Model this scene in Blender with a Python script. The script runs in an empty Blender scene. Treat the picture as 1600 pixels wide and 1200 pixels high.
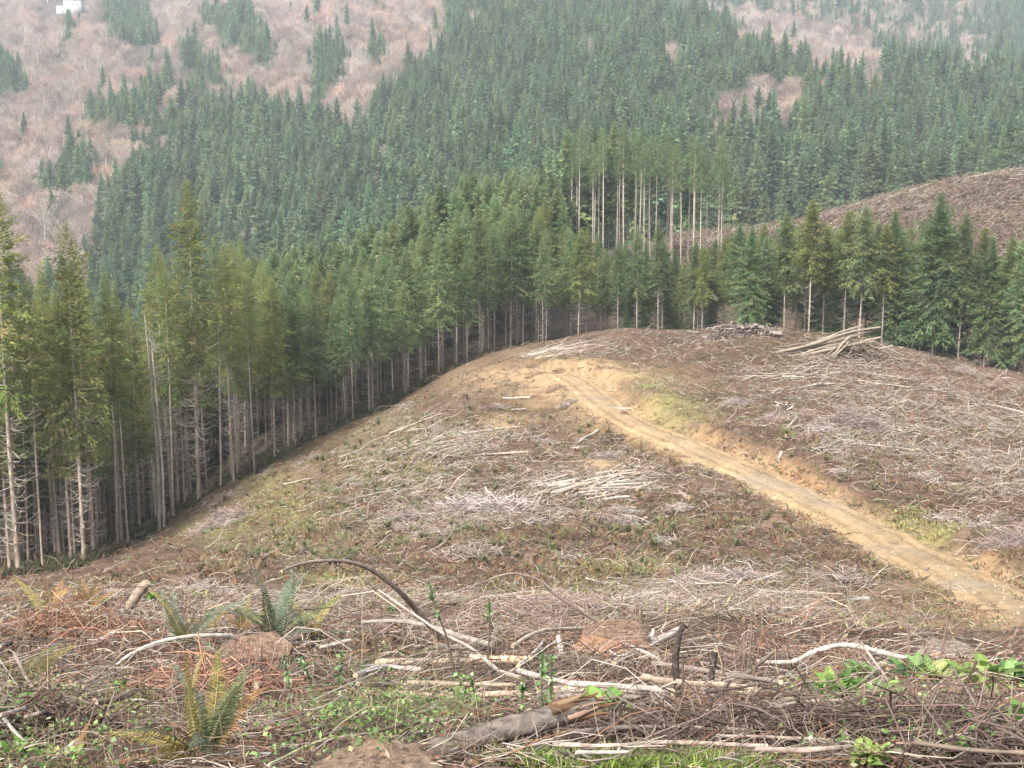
import bpy, math
import numpy as np
from mathutils import Vector, Matrix

S = bpy.context.scene
COL = S.collection
R = np.random.default_rng(11)
rad = math.radians

# ------------------------------------------------------------------ camera, sky, sun, exposure
F = 2323.0                       # focal length in pixels of the 1600 px wide photograph
PITCH = math.atan(450.0 / F)     # eye level lies at row 150
CP, SP = math.cos(PITCH), math.sin(PITCH)
cam_data = bpy.data.cameras.new("camera")
cam_data.sensor_width = 36.0
cam_data.lens = 36.0 * F / 1600.0
cam_data.clip_start = 0.1
cam_data.clip_end = 6000.0
cam = bpy.data.objects.new("camera", cam_data)
cam.rotation_euler = (math.pi / 2 - PITCH, 0, 0)
COL.objects.link(cam)
S.camera = cam

SUN_EL, SUN_AZ = rad(44), rad(212)   # azimuth clockwise from +Y (straight ahead): behind the camera, a little to the left
world = bpy.data.worlds.new("World")
S.world = world
world.use_nodes = True
nt = world.node_tree
nt.nodes.clear()
wo = nt.nodes.new("ShaderNodeOutputWorld")
bg = nt.nodes.new("ShaderNodeBackground")
sky = nt.nodes.new("ShaderNodeTexSky")
sky.sky_type = 'NISHITA'
sky.sun_disc = False
sky.sun_elevation = SUN_EL
sky.sun_rotation = SUN_AZ
sky.dust_density = 3.0
hs = nt.nodes.new("ShaderNodeHueSaturation")
hs.inputs["Saturation"].default_value = 0.30
nt.links.new(sky.outputs[0], hs.inputs["Color"])
nt.links.new(hs.outputs[0], bg.inputs[0])
bg.inputs[1].default_value = 0.095
nt.links.new(bg.outputs[0], wo.inputs[0])

sl = bpy.data.lights.new("sun", 'SUN')
sl.energy = 1.5
sl.angle = rad(13)
sl.color = (1.0, 0.96, 0.90)
sun = bpy.data.objects.new("sun", sl)
sd = Vector((math.sin(SUN_AZ) * math.cos(SUN_EL), math.cos(SUN_AZ) * math.cos(SUN_EL), math.sin(SUN_EL)))
sun.rotation_euler = sd.to_track_quat('Z', 'Y').to_euler()
COL.objects.link(sun)

S.view_settings.view_transform = 'Standard'
S.view_settings.look = 'None'
S.view_settings.exposure = 2.25
S.view_settings.gamma = 1.0
S.render.engine = 'CYCLES'
cy = S.cycles
cy.use_denoising = True
cy.max_bounces = 6
cy.diffuse_bounces = 3
cy.glossy_bounces = 1
cy.transmission_bounces = 2
cy.transparent_max_bounces = 8
cy.volume_bounces = 1
cy.sample_clamp_indirect = 4.0

# ------------------------------------------------------------------ mesh helpers
def new_mesh(name, V, quads=None, tris=None, col=None, mats=(), mi=None, smooth=False):
    V = np.asarray(V, np.float32).reshape(-1, 3)
    q = np.zeros((0, 4), np.int64) if quads is None or len(quads) == 0 else np.asarray(quads, np.int64)
    t = np.zeros((0, 3), np.int64) if tris is None or len(tris) == 0 else np.asarray(tris, np.int64)
    me = bpy.data.meshes.new(name)
    me.vertices.add(len(V))
    me.vertices.foreach_set("co", V.ravel())
    nl = len(q) * 4 + len(t) * 3
    me.loops.add(nl)
    me.loops.foreach_set("vertex_index", np.concatenate([q.ravel(), t.ravel()]).astype(np.int32))
    me.polygons.add(len(q) + len(t))
    st = np.concatenate([np.arange(len(q)) * 4, len(q) * 4 + np.arange(len(t)) * 3]).astype(np.int32)
    me.polygons.foreach_set("loop_start", st)
    for m in mats:
        me.materials.append(m)
    if mi is not None:
        me.polygons.foreach_set("material_index", np.asarray(mi, np.int32))
    if smooth:
        me.polygons.foreach_set("use_smooth", np.ones(len(q) + len(t), bool))
    if col is not None:
        c = np.ones((len(V), 4), np.float32)
        c[:, :3] = np.asarray(col, np.float32)
        a = me.color_attributes.new("Col", 'FLOAT_COLOR', 'POINT')
        a.data.foreach_set("color", c.ravel())
    me.update(calc_edges=True)
    return me


class MB:
    """collects pieces of one mesh"""
    def __init__(s):
        s.V, s.Q, s.T, s.C, s.MQ, s.MT, s.n = [], [], [], [], [], [], 0

    def add(s, V, Q=None, T=None, C=(.5, .5, .5), m=0):
        V = np.asarray(V, float).reshape(-1, 3)
        C = np.asarray(C, float)
        if C.ndim == 1:
            C = np.tile(C, (len(V), 1))
        s.V.append(V); s.C.append(C)
        if Q is not None and len(Q):
            s.Q.append(np.asarray(Q) + s.n); s.MQ.append(np.full(len(Q), m))
        if T is not None and len(T):
            s.T.append(np.asarray(T) + s.n); s.MT.append(np.full(len(T), m))
        s.n += len(V)
        return s

    def mesh(s, name, mats, smooth=False):
        q = np.concatenate(s.Q) if s.Q else None
        t = np.concatenate(s.T) if s.T else None
        mi = np.concatenate(s.MQ + s.MT)
        return new_mesh(name, np.concatenate(s.V), q, t, np.concatenate(s.C), mats, mi, smooth)


def obj(name, me, parent=None, loc=None):
    o = bpy.data.objects.new(name, me)
    COL.objects.link(o)
    if parent is not None:
        o.parent = parent
    if loc is not None:
        o.location = loc
    return o


def tag(o, label=None, cat=None, group=None, kind=None):
    if label: o["label"] = label
    if cat: o["category"] = cat
    if group: o["group"] = group
    if kind: o["kind"] = kind
    return o


def empty(name, loc=(0, 0, 0), rz=0.0):
    o = bpy.data.objects.new(name, None)
    o.empty_display_size = 0.3
    o.location = loc
    o.rotation_euler = (0, 0, rz)
    COL.objects.link(o)
    return o


def norm(a):
    return a / np.maximum(np.linalg.norm(a, axis=-1, keepdims=True), 1e-9)


def tube(pts, radii, sides=8, seed=0, rough=0.0, caps=True):
    """one tapered tube along a polyline (Catmull-smoothed), returns V, Q, T, cap vertex mask"""
    r = np.random.default_rng(seed)
    P = np.asarray(pts, float)
    if len(P) > 2:
        n = (len(P) - 1) * 5 + 1
        u = np.linspace(0, len(P) - 1, n)
        i = np.clip(u.astype(int), 0, len(P) - 2)
        f = (u - i)[:, None]
        p0 = P[np.maximum(i - 1, 0)]; p1 = P[i]; p2 = P[i + 1]; p3 = P[np.minimum(i + 2, len(P) - 1)]
        Q = 0.5 * (2 * p1 + (p2 - p0) * f + (2 * p0 - 5 * p1 + 4 * p2 - p3) * f ** 2 + (3 * p1 - p0 - 3 * p2 + p3) * f ** 3)
    else:
        n = 8
        Q = P[0] + (P[1] - P[0]) * np.linspace(0, 1, n)[:, None]
    rr = np.interp(np.linspace(0, 1, n), np.linspace(0, 1, len(radii)), radii)
    tan = norm(np.gradient(Q, axis=0))
    ref = np.array([0, 0, 1.0]) if abs(tan[:, 2]).mean() < 0.8 else np.array([1.0, 0, 0])
    a = norm(np.cross(tan, ref)); b = np.cross(tan, a)
    th = np.arange(sides) / sides * 2 * math.pi
    ring = (a[:, None] * np.cos(th)[None, :, None] + b[:, None] * np.sin(th)[None, :, None])
    k = 1 + rough * r.normal(size=(n, sides)) + rough * 0.8 * r.normal(size=(n, 1))
    V = Q[:, None] + ring * (rr[:, None] * k)[..., None]
    V = V.reshape(-1, 3)
    i, j = np.meshgrid(np.arange(n - 1), np.arange(sides), indexing='ij')
    j2 = (j + 1) % sides
    quads = np.stack([i * sides + j, i * sides + j2, (i + 1) * sides + j2, (i + 1) * sides + j], -1).reshape(-1, 4)
    tris = []
    cap = np.zeros(len(V), bool)
    if caps:
        for e, row in ((0, 0), (1, n - 1)):
            base = len(V)
            V = np.concatenate([V, V[row * sides:(row + 1) * sides], Q[row][None]])
            cap = np.concatenate([cap, np.ones(sides + 1, bool)])
            for q in range(sides):
                tr = (base + q, base + (q + 1) % sides, base + sides)
                tris.append(tr if e == 0 else tr[::-1])
    return V, quads, tris, cap


def sticks(P, D, L, rad_, bend=0.12, sides=3, K=4, rng=R, taper=0.5):
    """N thin bent rods at once. P start (N,3), D unit direction (N,3)"""
    N = len(P)
    s = np.linspace(0, 1, K)
    up = np.where(np.abs(D[:, 2:3]) > 0.9, np.array([[1.0, 0, 0]]), np.array([[0, 0, 1.0]]))
    a = norm(np.cross(D, up)); b = np.cross(D, a)
    ba = rng.normal(size=(N, 1)) * bend; bb = rng.normal(size=(N, 1)) * bend * 0.6
    off = (s * (1 - s) * 4)[None, :, None]
    wob = rng.normal(size=(N, K, 3)) * (0.02 * L)[:, None, None]
    wob[:, 0] = 0
    C = P[:, None] + D[:, None] * (L[:, None] * s)[..., None] + off * (a * ba + b * bb)[:, None] * L[:, None, None] + wob
    th = np.arange(sides) / sides * 2 * math.pi
    ring = a[:, None, None] * np.cos(th)[None, None, :, None] + b[:, None, None] * np.sin(th)[None, None, :, None]
    rr = rad_[:, None] * (1 - taper * s)[None]
    V = C[:, :, None] + ring * rr[:, :, None, None]
    V = V.reshape(-1, 3)
    n_, i, j = np.meshgrid(np.arange(N), np.arange(K - 1), np.arange(sides), indexing='ij')
    j2 = (j + 1) % sides
    b0 = n_ * K * sides
    Q = np.stack([b0 + i * sides + j, b0 + i * sides + j2, b0 + (i + 1) * sides + j2, b0 + (i + 1) * sides + j], -1).reshape(-1, 4)
    return V, Q


def kites(P, D, L, W, rng=R, tilt=0.5, sag=0.0):
    """N rhombic leaflets: start P, direction D, length L, half width W"""
    N = len(P)
    up = np.tile(np.array([0, 0, 1.0]), (N, 1)) + rng.normal(size=(N, 3)) * tilt
    s = norm(np.cross(D, up))
    mid = P + D * (L * 0.42)[:, None]
    tip = P + D * L[:, None]
    tip[:, 2] -= sag * L
    V = np.stack([P, mid + s * W[:, None], tip, mid - s * W[:, None]], 1).reshape(-1, 3)
    Q = np.arange(N * 4).reshape(N, 4)
    return V, Q


def palette(n, cols, w, rng=R, jit=0.12):
    c = np.asarray(cols)[rng.choice(len(cols), n, p=np.asarray(w) / np.sum(w))]
    return np.clip(c * (1 + rng.normal(size=(n, 1)) * jit) * (1 + rng.normal(size=(n, 3)) * 0.04), 0.004, 0.95)


# ------------------------------------------------------------------ noise
def _h(ix, iy, sd_):
    n = (ix * 374761393 + iy * 668265263 + sd_ * 974634777) & 0xffffffff
    n = ((n ^ (n >> 13)) * 1274126177) & 0xffffffff
    return ((n ^ (n >> 16)) & 0xffff) / 65535.0


def vnoise(x, y, sd_=0):
    xi = np.floor(x).astype(np.int64); yi = np.floor(y).astype(np.int64)
    fx = x - xi; fy = y - yi
    fx = fx * fx * (3 - 2 * fx); fy = fy * fy * (3 - 2 * fy)
    return (_h(xi, yi, sd_) * (1 - fx) + _h(xi + 1, yi, sd_) * fx) * (1 - fy) + (_h(xi, yi + 1, sd_) * (1 - fx) + _h(xi + 1, yi + 1, sd_) * fx) * fy


def fbm(x, y, o=3, sd_=0):
    v, a, t = 0, 1.0, 0
    for k in range(o):
        v = v + a * vnoise(x * 2 ** k + 17.3 * k, y * 2 ** k - 9.1 * k, sd_ + k); t += a; a *= 0.5
    return v / t * 2 - 1


# ------------------------------------------------------------------ terrain
def ray(px, py):
    """azimuth x/y and elevation z/y of a pixel's sight line"""
    u = (np.asarray(px, float) - 800) / F; v = (600 - np.asarray(py, float)) / F
    yy = CP + v * SP
    return u / yy, (-SP + v * CP) / yy


def proj(x, y, z):
    d = y * CP - z * SP
    return 800 + F * x / d, 600 - F * (y * SP + z * CP) / d


def P3(px, py, D):
    a, e = ray(px, py)
    return np.array([a * D, D, e * D])


def pchip(xk, yk, x):
    xk = np.asarray(xk, float); yk = np.asarray(yk, float)
    h = np.diff(xk); d = np.diff(yk) / h
    m = np.zeros_like(yk)
    same = d[:-1] * d[1:] > 0
    w1 = 2 * h[1:] + h[:-1]; w2 = h[1:] + 2 * h[:-1]
    with np.errstate(divide='ignore', invalid='ignore'):
        mm = (w1 + w2) / (w1 / d[:-1] + w2 / d[1:])
    m[1:-1] = np.where(same, mm, 0)
    m[0], m[-1] = d[0], d[-1]
    x = np.clip(x, xk[0], xk[-1])
    i = np.clip(np.searchsorted(xk, x) - 1, 0, len(h) - 1)
    t = (x - xk[i]) / h[i]
    return ((1 + 2 * t) * (1 - t) ** 2 * yk[i] + t * (1 - t) ** 2 * h[i] * m[i] + t * t * (3 - 2 * t) * yk[i + 1] + t * t * (t - 1) * h[i] * m[i + 1])


PXC = [0, 200, 400, 600, 800, 1000, 1200, 1400, 1600]
TAB = {   # distance ahead: picture row of the ground in each of those columns
    5.2: [1205, 1205, 1205, 1205, 1205, 1205, 1200, 1195, 1190],
    8.5: [1105, 1112, 1118, 1120, 1120, 1115, 1108, 1098, 1090],
    14: [1035, 1040, 1048, 1050, 1050, 1050, 1050, 1045, 1040],
    20: [983, 985, 990, 993, 995, 997, 1002, 1008, 1012],
    28: [952, 955, 960, 963, 966, 968, 975, 990, 1003],
    40: [934, 932, 936, 945, 950, 952, 960, 980, 998],
    60: [924, 912, 902, 899, 900, 905, 912, 930, 945],
    75: [917, 899, 872, 857, 850, 850, 855, 866, 878],
    90: [911, 888, 842, 808, 795, 790, 788, 795, 808],
    115: [903, 870, 797, 737, 702, 690, 690, 695, 710],
    145: [890, 848, 745, 667, 606, 595, 600, 610, 640],
    175: [872, 832, 722, 646, 556, 517, 521, 545, 586],
    200: [858, 815, 692, 628, 550, 524, 533, 552, 590],
    230: [840, 800, 660, 602, 545, 548, 556, 578, 606],
    280: [810, 770, 640, 535, 482, 478, 500, 520, 545],
    340: [770, 730, 640, 512, 442, 410, 440, 425, 405],
    420: [700, 670, 600, 520, 430, 384, 358, 300, 264],
    500: [610, 600, 535, 470, 400, 400, 392, 372, 345],
    600: [500, 495, 440, 385, 325, 322, 335, 332, 312],
    750: [390, 345, 318, 280, 232, 226, 240, 245, 238],
    900: [290, 240, 222, 200, 140, 132, 152, 172, 180],
    1100: [180, 150, 135, 122, 50, 58, 112, 142, 150],
    1400: [70, 62, 52, 42, 6, 66, 100, 122, 130],
    1700: [25, 18, 12, 8, -5, 25, 28, 35, 38],
    2100: [-20, -25, -25, -25, -30, -25, -20, -15, -12],
    2500: [-30, -35, -35, -35, -40, -35, -30, -25, -22],
}
AZ0, AZ1, NA = -0.46, 0.46, 185
LW0, LW1, NW = math.log(0.4), math.log(2500.0), 900
AZG = np.linspace(AZ0, AZ1, NA)
LWG = np.linspace(LW0, LW1, NW)
_near = [(0.4, -1.66), (1.5, -1.72), (3.0, -1.95)]
_dk = [d for d, _ in _near] + list(TAB)
_rows = [np.full(NA, z / d) for d, z in _near]
for d, row in TAB.items():
    a, e = ray(PXC, row)
    _rows.append(pchip(a, e, AZG))
_rows = np.array(_rows)
EL = np.array([pchip(np.log(_dk), _rows[:, i], LWG) for i in range(NA)])   # NA x NW


def G0(x, y):
    y = np.maximum(y, 0.41)
    a = (np.clip(x / y, AZ0, AZ1 - 1e-6) - AZ0) / (AZ1 - AZ0) * (NA - 1)
    w = (np.clip(np.log(y), LW0, LW1 - 1e-6) - LW0) / (LW1 - LW0) * (NW - 1)
    i = a.astype(int); j = w.astype(int); fa = a - i; fw = w - j
    e = (EL[i, j] * (1 - fa) + EL[i + 1, j] * fa) * (1 - fw) + (EL[i, j + 1] * (1 - fa) + EL[i + 1, j + 1] * fa) * fw
    return e * y


def bumps(x, y):
    d = np.maximum(y, 0.4)
    b = 0.07 * fbm(x / 0.5, y / 0.5, 3, 3) * np.clip(60 / d, 0, 1)
    b += np.clip(d / 25, 0.25, 1.0) * 0.42 * fbm(x / 3.1, y / 3.1, 3, 5)
    b += np.clip((d - 25) / 60, 0, 1) * 0.85 * fbm(x / 11, y / 11, 2, 9)
    b += np.clip((d - 300) / 300, 0, 1) * 4.0 * fbm(x / 55, y / 55, 2, 12)
    return b


def hit0(px, py, d0=3.5, d1=2300.0, n=700, lift=0.0, full=False):
    """where the sight line through a pixel first meets the ground (lifted)"""
    px = np.atleast_1d(np.asarray(px, float)); py = np.atleast_1d(np.asarray(py, float))
    a, e = ray(px, py)
    ds = np.exp(np.linspace(math.log(d0), math.log(d1), n))
    out = np.full(len(px), d1)
    g = G if full else G0
    for c in range(0, len(px), 2000):
        A = a[c:c + 2000, None]; E = e[c:c + 2000, None]
        x = A * ds[None]; y = np.broadcast_to(ds[None], x.shape)
        f = g(x, y) + lift - E * y
        ok = f >= 0
        k = np.where(ok.any(1), ok.argmax(1), n - 1)
        k1 = np.maximum(k - 1, 0); rws = np.arange(len(k))
        fa, fb = f[rws, k1], f[rws, k]
        t = np.clip(np.where(fb - fa > 1e-9, -fa / np.maximum(fb - fa, 1e-9), 0), 0, 1)
        out[c:c + 2000] = ds[k1] + (ds[k] - ds[k1]) * t
    return out


# the road: centre line by where it lies, cut into the slope
_rp = [(1760, 1040), (1640, 980), (1560, 938), (1480, 893), (1400, 850), (1320, 808), (1250, 773), (1180, 742), (1120, 715), (1060, 690), (1005, 668), (960, 642), (930, 617), (905, 596), (880, 584)]
_rd = hit0([p[0] for p in _rp], [p[1] for p in _rp], 35, 200)
_ra, _ = ray([p[0] for p in _rp], [p[1] for p in _rp])
_rx, _ry = _ra * _rd, _rd
_u = np.linspace(0, len(_rp) - 1, 120)
RX = np.interp(_u, np.arange(len(_rp)), _rx); RY = np.interp(_u, np.arange(len(_rp)), _ry)
for _ in range(12):
    RX[1:-1] = (RX[:-2] + RX[1:-1] * 2 + RX[2:]) / 4; RY[1:-1] = (RY[:-2] + RY[1:-1] * 2 + RY[2:]) / 4
RZ = G0(RX, RY)
for _ in range(40):
    RZ[1:-1] = (RZ[:-2] + RZ[1:-1] * 2 + RZ[2:]) / 4
RW = 1.75
_tx, _ty = np.gradient(RX), np.gradient(RY)
_tl = np.hypot(_tx, _ty); _tx /= _tl; _ty /= _tl


def road_near(x, y):
    """signed distance to the road's centre line (positive on the uphill right side) and the road level there"""
    sh = np.shape(x); x = np.ravel(x); y = np.ravel(y)
    best = np.full(x.shape, 1e9); sg = np.zeros(x.shape); zz = np.zeros(x.shape)
    m = np.where((y > RY.min() - 15) & (y < RY.max() + 15) & (x > RX.min() - 15) & (x < RX.max() + 15))[0]
    xm, ym = x[m], y[m]
    bb, ss, z_ = best[m], sg[m], zz[m]
    for i in range(len(RX)):
        dx, dy = xm - RX[i], ym - RY[i]
        d = np.hypot(dx, dy)
        k = d < bb
        s = dx * _ty[i] - dy * _tx[i]
        bb = np.where(k, d, bb); ss = np.where(k, np.sign(s), ss); z_ = np.where(k, RZ[i], z_)
    best[m], sg[m], zz[m] = bb, ss, z_
    return best.reshape(sh), sg.reshape(sh), zz.reshape(sh)


def G(x, y):
    x = np.asarray(x, float); y = np.asarray(y, float)
    z = G0(x, y) + bumps(x, y)
    d, sg, rz = road_near(x, y)
    bank = np.where(sg > 0, 0.9 * np.clip((d - RW - 0.2) / 1.3, 0, 1) * np.clip((11 - d) / 6, 0, 1), -0.25 * np.clip((d - RW) / 1.5, 0, 1) * np.clip((9 - d) / 5, 0, 1))
    z = np.where(d < 11, z + bank, z)
    k = np.clip((d - RW - 0.1) / 1.6, 0, 1)
    k = k * k * (3 - 2 * k)
    return np.where(d < 4.5, (rz - 0.10) * (1 - k) + z * k, z)


def on(px, py, lift=0.0, d0=3.5, d1=300.0):
    """world point on (or lift above) the real ground seen at a pixel"""
    D = hit0(px, py, d0, d1, 500, lift, True)[0]
    return P3(px, py, D)


def ground_pts(px, py, d0=20, d1=260):
    D = hit0(px, py, d0, d1, 260)
    a, _ = ray(px, py)
    x = a * D
    return np.stack([x, D, G(x, D)], -1)


def slope_dirs(P, ang, rng=R, jit=0.12):
    """unit directions lying along the ground at P"""
    d = np.stack([np.cos(ang), np.sin(ang)], -1)
    e = 0.6
    dz = (G0(P[:, 0] + d[:, 0] * e, P[:, 1] + d[:, 1] * e) - G0(P[:, 0], P[:, 1])) / e
    return norm(np.stack([d[:, 0], d[:, 1], dz + rng.normal(size=len(P)) * jit], -1))


# ------------------------------------------------------------------ materials
def M(name, rough=0.9, attr=True, base=(.5, .5, .5), noise=(8.0, 0.35), objrand=0.0, transl=0.0, bump=0.0, hue=0.0, extra=None, spec=0.2):
    m = bpy.data.materials.new(name)
    m.use_nodes = True
    t = m.node_tree
    N, Lk = t.nodes, t.links
    bs = N["Principled BSDF"]
    out = N["Material Output"]
    bs.inputs["Roughness"].default_value = rough
    bs.inputs["Specular IOR Level"].default_value = spec
    if attr:
        at = N.new("ShaderNodeVertexColor"); at.layer_name = "Col"
        c = at.outputs[0]
    else:
        rgb = N.new("ShaderNodeRGB"); rgb.outputs[0].default_value = (*base, 1); c = rgb.outputs[0]
    tc = N.new("ShaderNodeTexCoord")
    if noise:
        nz = N.new("ShaderNodeTexNoise"); nz.inputs["Scale"].default_value = noise[0]; nz.inputs["Detail"].default_value = 6
        nz.inputs["Roughness"].default_value = 0.65
        Lk.new(tc.outputs["Object"], nz.inputs["Vector"])
        mr = N.new("ShaderNodeMapRange")
        mr.inputs["From Min"].default_value = 0.3; mr.inputs["From Max"].default_value = 0.7
        mr.inputs["To Min"].default_value = 1 - noise[1]; mr.inputs["To Max"].default_value = 1 + noise[1]
        Lk.new(nz.outputs[0], mr.inputs["Value"])
        mx = N.new("ShaderNodeMix"); mx.data_type = 'RGBA'; mx.blend_type = 'MULTIPLY'; mx.inputs["Factor"].default_value = 1
        Lk.new(c, mx.inputs["A"]); Lk.new(mr.outputs[0], mx.inputs["B"])
        c = mx.outputs["Result"]
    if objrand or hue:
        oi = N.new("ShaderNodeObjectInfo")
        hv = N.new("ShaderNodeHueSaturation")
        a = N.new("ShaderNodeMapRange"); a.inputs["To Min"].default_value = 1 - objrand; a.inputs["To Max"].default_value = 1 + objrand
        Lk.new(oi.outputs["Random"], a.inputs["Value"]); Lk.new(a.outputs[0], hv.inputs["Value"])
        ml = N.new("ShaderNodeMath"); ml.operation = 'MULTIPLY'; ml.inputs[1].default_value = 7.31
        fr = N.new("ShaderNodeMath"); fr.operation = 'FRACT'
        b = N.new("ShaderNodeMapRange"); b.inputs["To Min"].default_value = 0.5 - hue; b.inputs["To Max"].default_value = 0.5 + hue
        Lk.new(oi.outputs["Random"], ml.inputs[0]); Lk.new(ml.outputs[0], fr.inputs[0]); Lk.new(fr.outputs[0], b.inputs["Value"]); Lk.new(b.outputs[0], hv.inputs["Hue"])
        Lk.new(c, hv.inputs["Color"]); c = hv.outputs[0]
    if extra:
        c = extra(N, Lk, c, tc)
    Lk.new(c, bs.inputs["Base Color"])
    if bump:
        bn = N.new("ShaderNodeTexNoise"); bn.inputs["Scale"].default_value = bump[0]; bn.inputs["Detail"].default_value = 5
        Lk.new(tc.outputs["Object"], bn.inputs["Vector"])
        bp = N.new("ShaderNodeBump"); bp.inputs["Strength"].default_value = bump[1]; bp.inputs["Distance"].default_value = bump[2]
        Lk.new(bn.outputs[0], bp.inputs["Height"]); Lk.new(bp.outputs[0], bs.inputs["Normal"])
    if transl:
        tr = N.new("ShaderNodeBsdfTranslucent"); Lk.new(c, tr.inputs[0])
        ms = N.new("ShaderNodeMixShader"); ms.inputs[0].default_value = transl
        Lk.new(bs.outputs[0], ms.inputs[1]); Lk.new(tr.outputs[0], ms.inputs[2]); Lk.new(ms.outputs[0], out.inputs[0])
    return m


def speckle(scale, lo, hi, colr, fac=1.0):
    """scattered flecks of another colour"""
    def f(N, Lk, c, tc):
        nz = N.new("ShaderNodeTexNoise"); nz.inputs["Scale"].default_value = scale; nz.inputs["Detail"].default_value = 4; nz.inputs["Roughness"].default_value = 0.7
        Lk.new(tc.outputs["Object"], nz.inputs["Vector"])
        mr = N.new("ShaderNodeMapRange"); mr.inputs["From Min"].default_value = lo; mr.inputs["From Max"].default_value = hi; mr.inputs["To Max"].default_value = fac
        Lk.new(nz.outputs[0], mr.inputs["Value"])
        mx = N.new("ShaderNodeMix"); mx.data_type = 'RGBA'
        Lk.new(mr.outputs[0], mx.inputs["Factor"]); Lk.new(c, mx.inputs["A"]); mx.inputs["B"].default_value = (*colr, 1)
        return mx.outputs["Result"]
    return f


m_ground = M("ground_litter", noise=(1.6, 0.35), bump=(6.0, 0.6, 0.15), extra=speckle(5.0, 0.58, 0.68, (0.22, 0.17, 0.13), 0.5))
m_road = M("road_dirt", noise=(3.0, 0.25), bump=(9.0, 0.5, 0.06), extra=speckle(6.0, 0.55, 0.66, (0.30, 0.24, 0.165), 0.6))
m_stick = M("dead_wood", noise=(14.0, 0.25))
m_bark = M("bark", noise=(22.0, 0.45), bump=(45.0, 0.7, 0.012), extra=speckle(9.0, 0.57, 0.64, (0.26, 0.24, 0.215), 0.4))
m_wood = M("weathered_wood", noise=(16.0, 0.3), bump=(40.0, 0.5, 0.008), extra=speckle(12.0, 0.58, 0.66, (0.10, 0.075, 0.055), 0.6))
m_cut = M("cut_wood", noise=(17.0, 0.75), bump=(60.0, 0.25, 0.004), extra=speckle(26.0, 0.50, 0.62, (0.17, 0.118, 0.078), 0.8))
m_trunk = M("conifer_bark", noise=(1.7, 0.3), objrand=0.2)
m_needle = M("needles", noise=None, objrand=0.2, hue=0.016, transl=0.5, rough=0.8)
m_far = M("far_needles", noise=None, objrand=0.32, hue=0.022, transl=0.40, rough=0.8)
m_twig = M("alder_twigs", noise=None, objrand=0.42, hue=0.018)
m_leaf = M("leaves", noise=(25.0, 0.2), transl=0.35, rough=0.55, spec=0.35, objrand=0.12)
m_frond = M("fern_fronds", noise=None, transl=0.3, rough=0.6, objrand=0.12, spec=0.3)
m_brush = M("dry_brush", noise=None, transl=0.2)
m_wall = M("white_paint", attr=False, base=(.36, .36, .35), noise=(0.6, 0.05))
m_glass = M("window_glass", attr=False, base=(.35, .37, .40), noise=None, rough=0.1, spec=0.6)

# ------------------------------------------------------------------ regions of the ground
EDGE_PX = [-500, 0, 130, 180, 250, 310, 400, 500, 600, 700, 800, 900, 1000, 1200, 1400, 1500, 1600, 2100]
EDGE_D = [104, 110, 113, 128, 141, 147, 157, 170, 184, 196, 206, 212, 214, 214, 214, 212, 208, 200]


def inpoly(px, py, poly):
    c = np.zeros(np.shape(px), bool)
    n = len(poly)
    for i in range(n):
        x1, y1 = poly[i]; x2, y2 = poly[(i + 1) % n]
        k = ((y1 > py) != (y2 > py))
        xi = (x2 - x1) * (py - y1) / ((y2 - y1) if y2 != y1 else 1e-9) + x1
        c ^= k & (px < xi)
    return c


PINK = [[(-400, -300), (-400, 420), (120, 420), (145, 330), (165, 270), (215, 228), (240, 172), (300, 148), (380, 140), (450, 148), (500, 152), (530, 172), (565, 178), (595, 128), (640, 92), (690, 58), (700, 20), (705, -300)],
        [(1120, 172), (1180, 150), (1290, 132), (1240, 165), (1180, 192), (1130, 202)], [(1030, 85), (1060, 80), (1075, 98), (1040, 104)],
        [(1070, 12), (1200, 20), (1330, 50), (1380, 110), (1370, 128), (1290, 98), (1150, 52)], [(1500, 95), (1540, 92), (1540, 110), (1500, 110)]]
MIXED = [(1190, -80), (1420, -60), (1560, 40), (1500, 95), (1390, 128), (1300, 95), (1200, 40)]
GREEN = [[(-40, 60), (20, 68), (48, 128), (46, 150), (-40, 155)], [(160, 0), (225, -60), (242, 40), (258, 76), (210, 88), (172, 70)], [(272, 68), (300, 55), (335, 100), (362, 112), (372, 134), (308, 138), (288, 100)],
         [(292, 20), (320, 2), (385, 8), (432, 70), (447, 112), (420, 118), (378, 92), (338, 60)], [(120, 150), (150, 138), (165, 160), (210, 134), (255, 114), (302, 114), (272, 142), (226, 172), (216, 216), (158, 204), (130, 194)],
         [(105, 214), (125, 204), (162, 240), (142, 292), (82, 304), (56, 324), (70, 268)], [(480, 100), (500, 50), (530, 58), (556, 100), (522, 152), (490, 150)], [(574, 62), (602, 50), (602, 104), (580, 112)], [(88, 80), (104, 26), (122, 24), (124, 60), (98, 84)]]


def wood_kind(px, py, u):
    """0 conifer, 1 bare deciduous: py is the row of the crown's middle, u a random number"""
    k = np.zeros(np.shape(px), int)
    for p in PINK:
        k[inpoly(px, py, p)] = 1
    k[inpoly(px, py, MIXED) & (u < 0.5)] = 1
    for p in GREEN:
        k[inpoly(px, py, p)] = 0
    k = np.where((k == 1) & (u > 0.985), 0, k)
    k = np.where((k == 0) & (u < 0.008), 1, k)
    return k


def clear_mask(x, y):
    """logged ground: the spur in front and the second clearing on the right"""
    px, py = proj(x, y, G0(x, y))
    near = y < np.interp(px, EDGE_PX, EDGE_D)
    far = (px > 1045) & (y > 262) & (y < 428) & ~((px < 1135) & (y > 328) & (y < 353))
    gap = (px > 880) & (y > 250) & (y < 330)
    return near | far | gap


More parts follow.
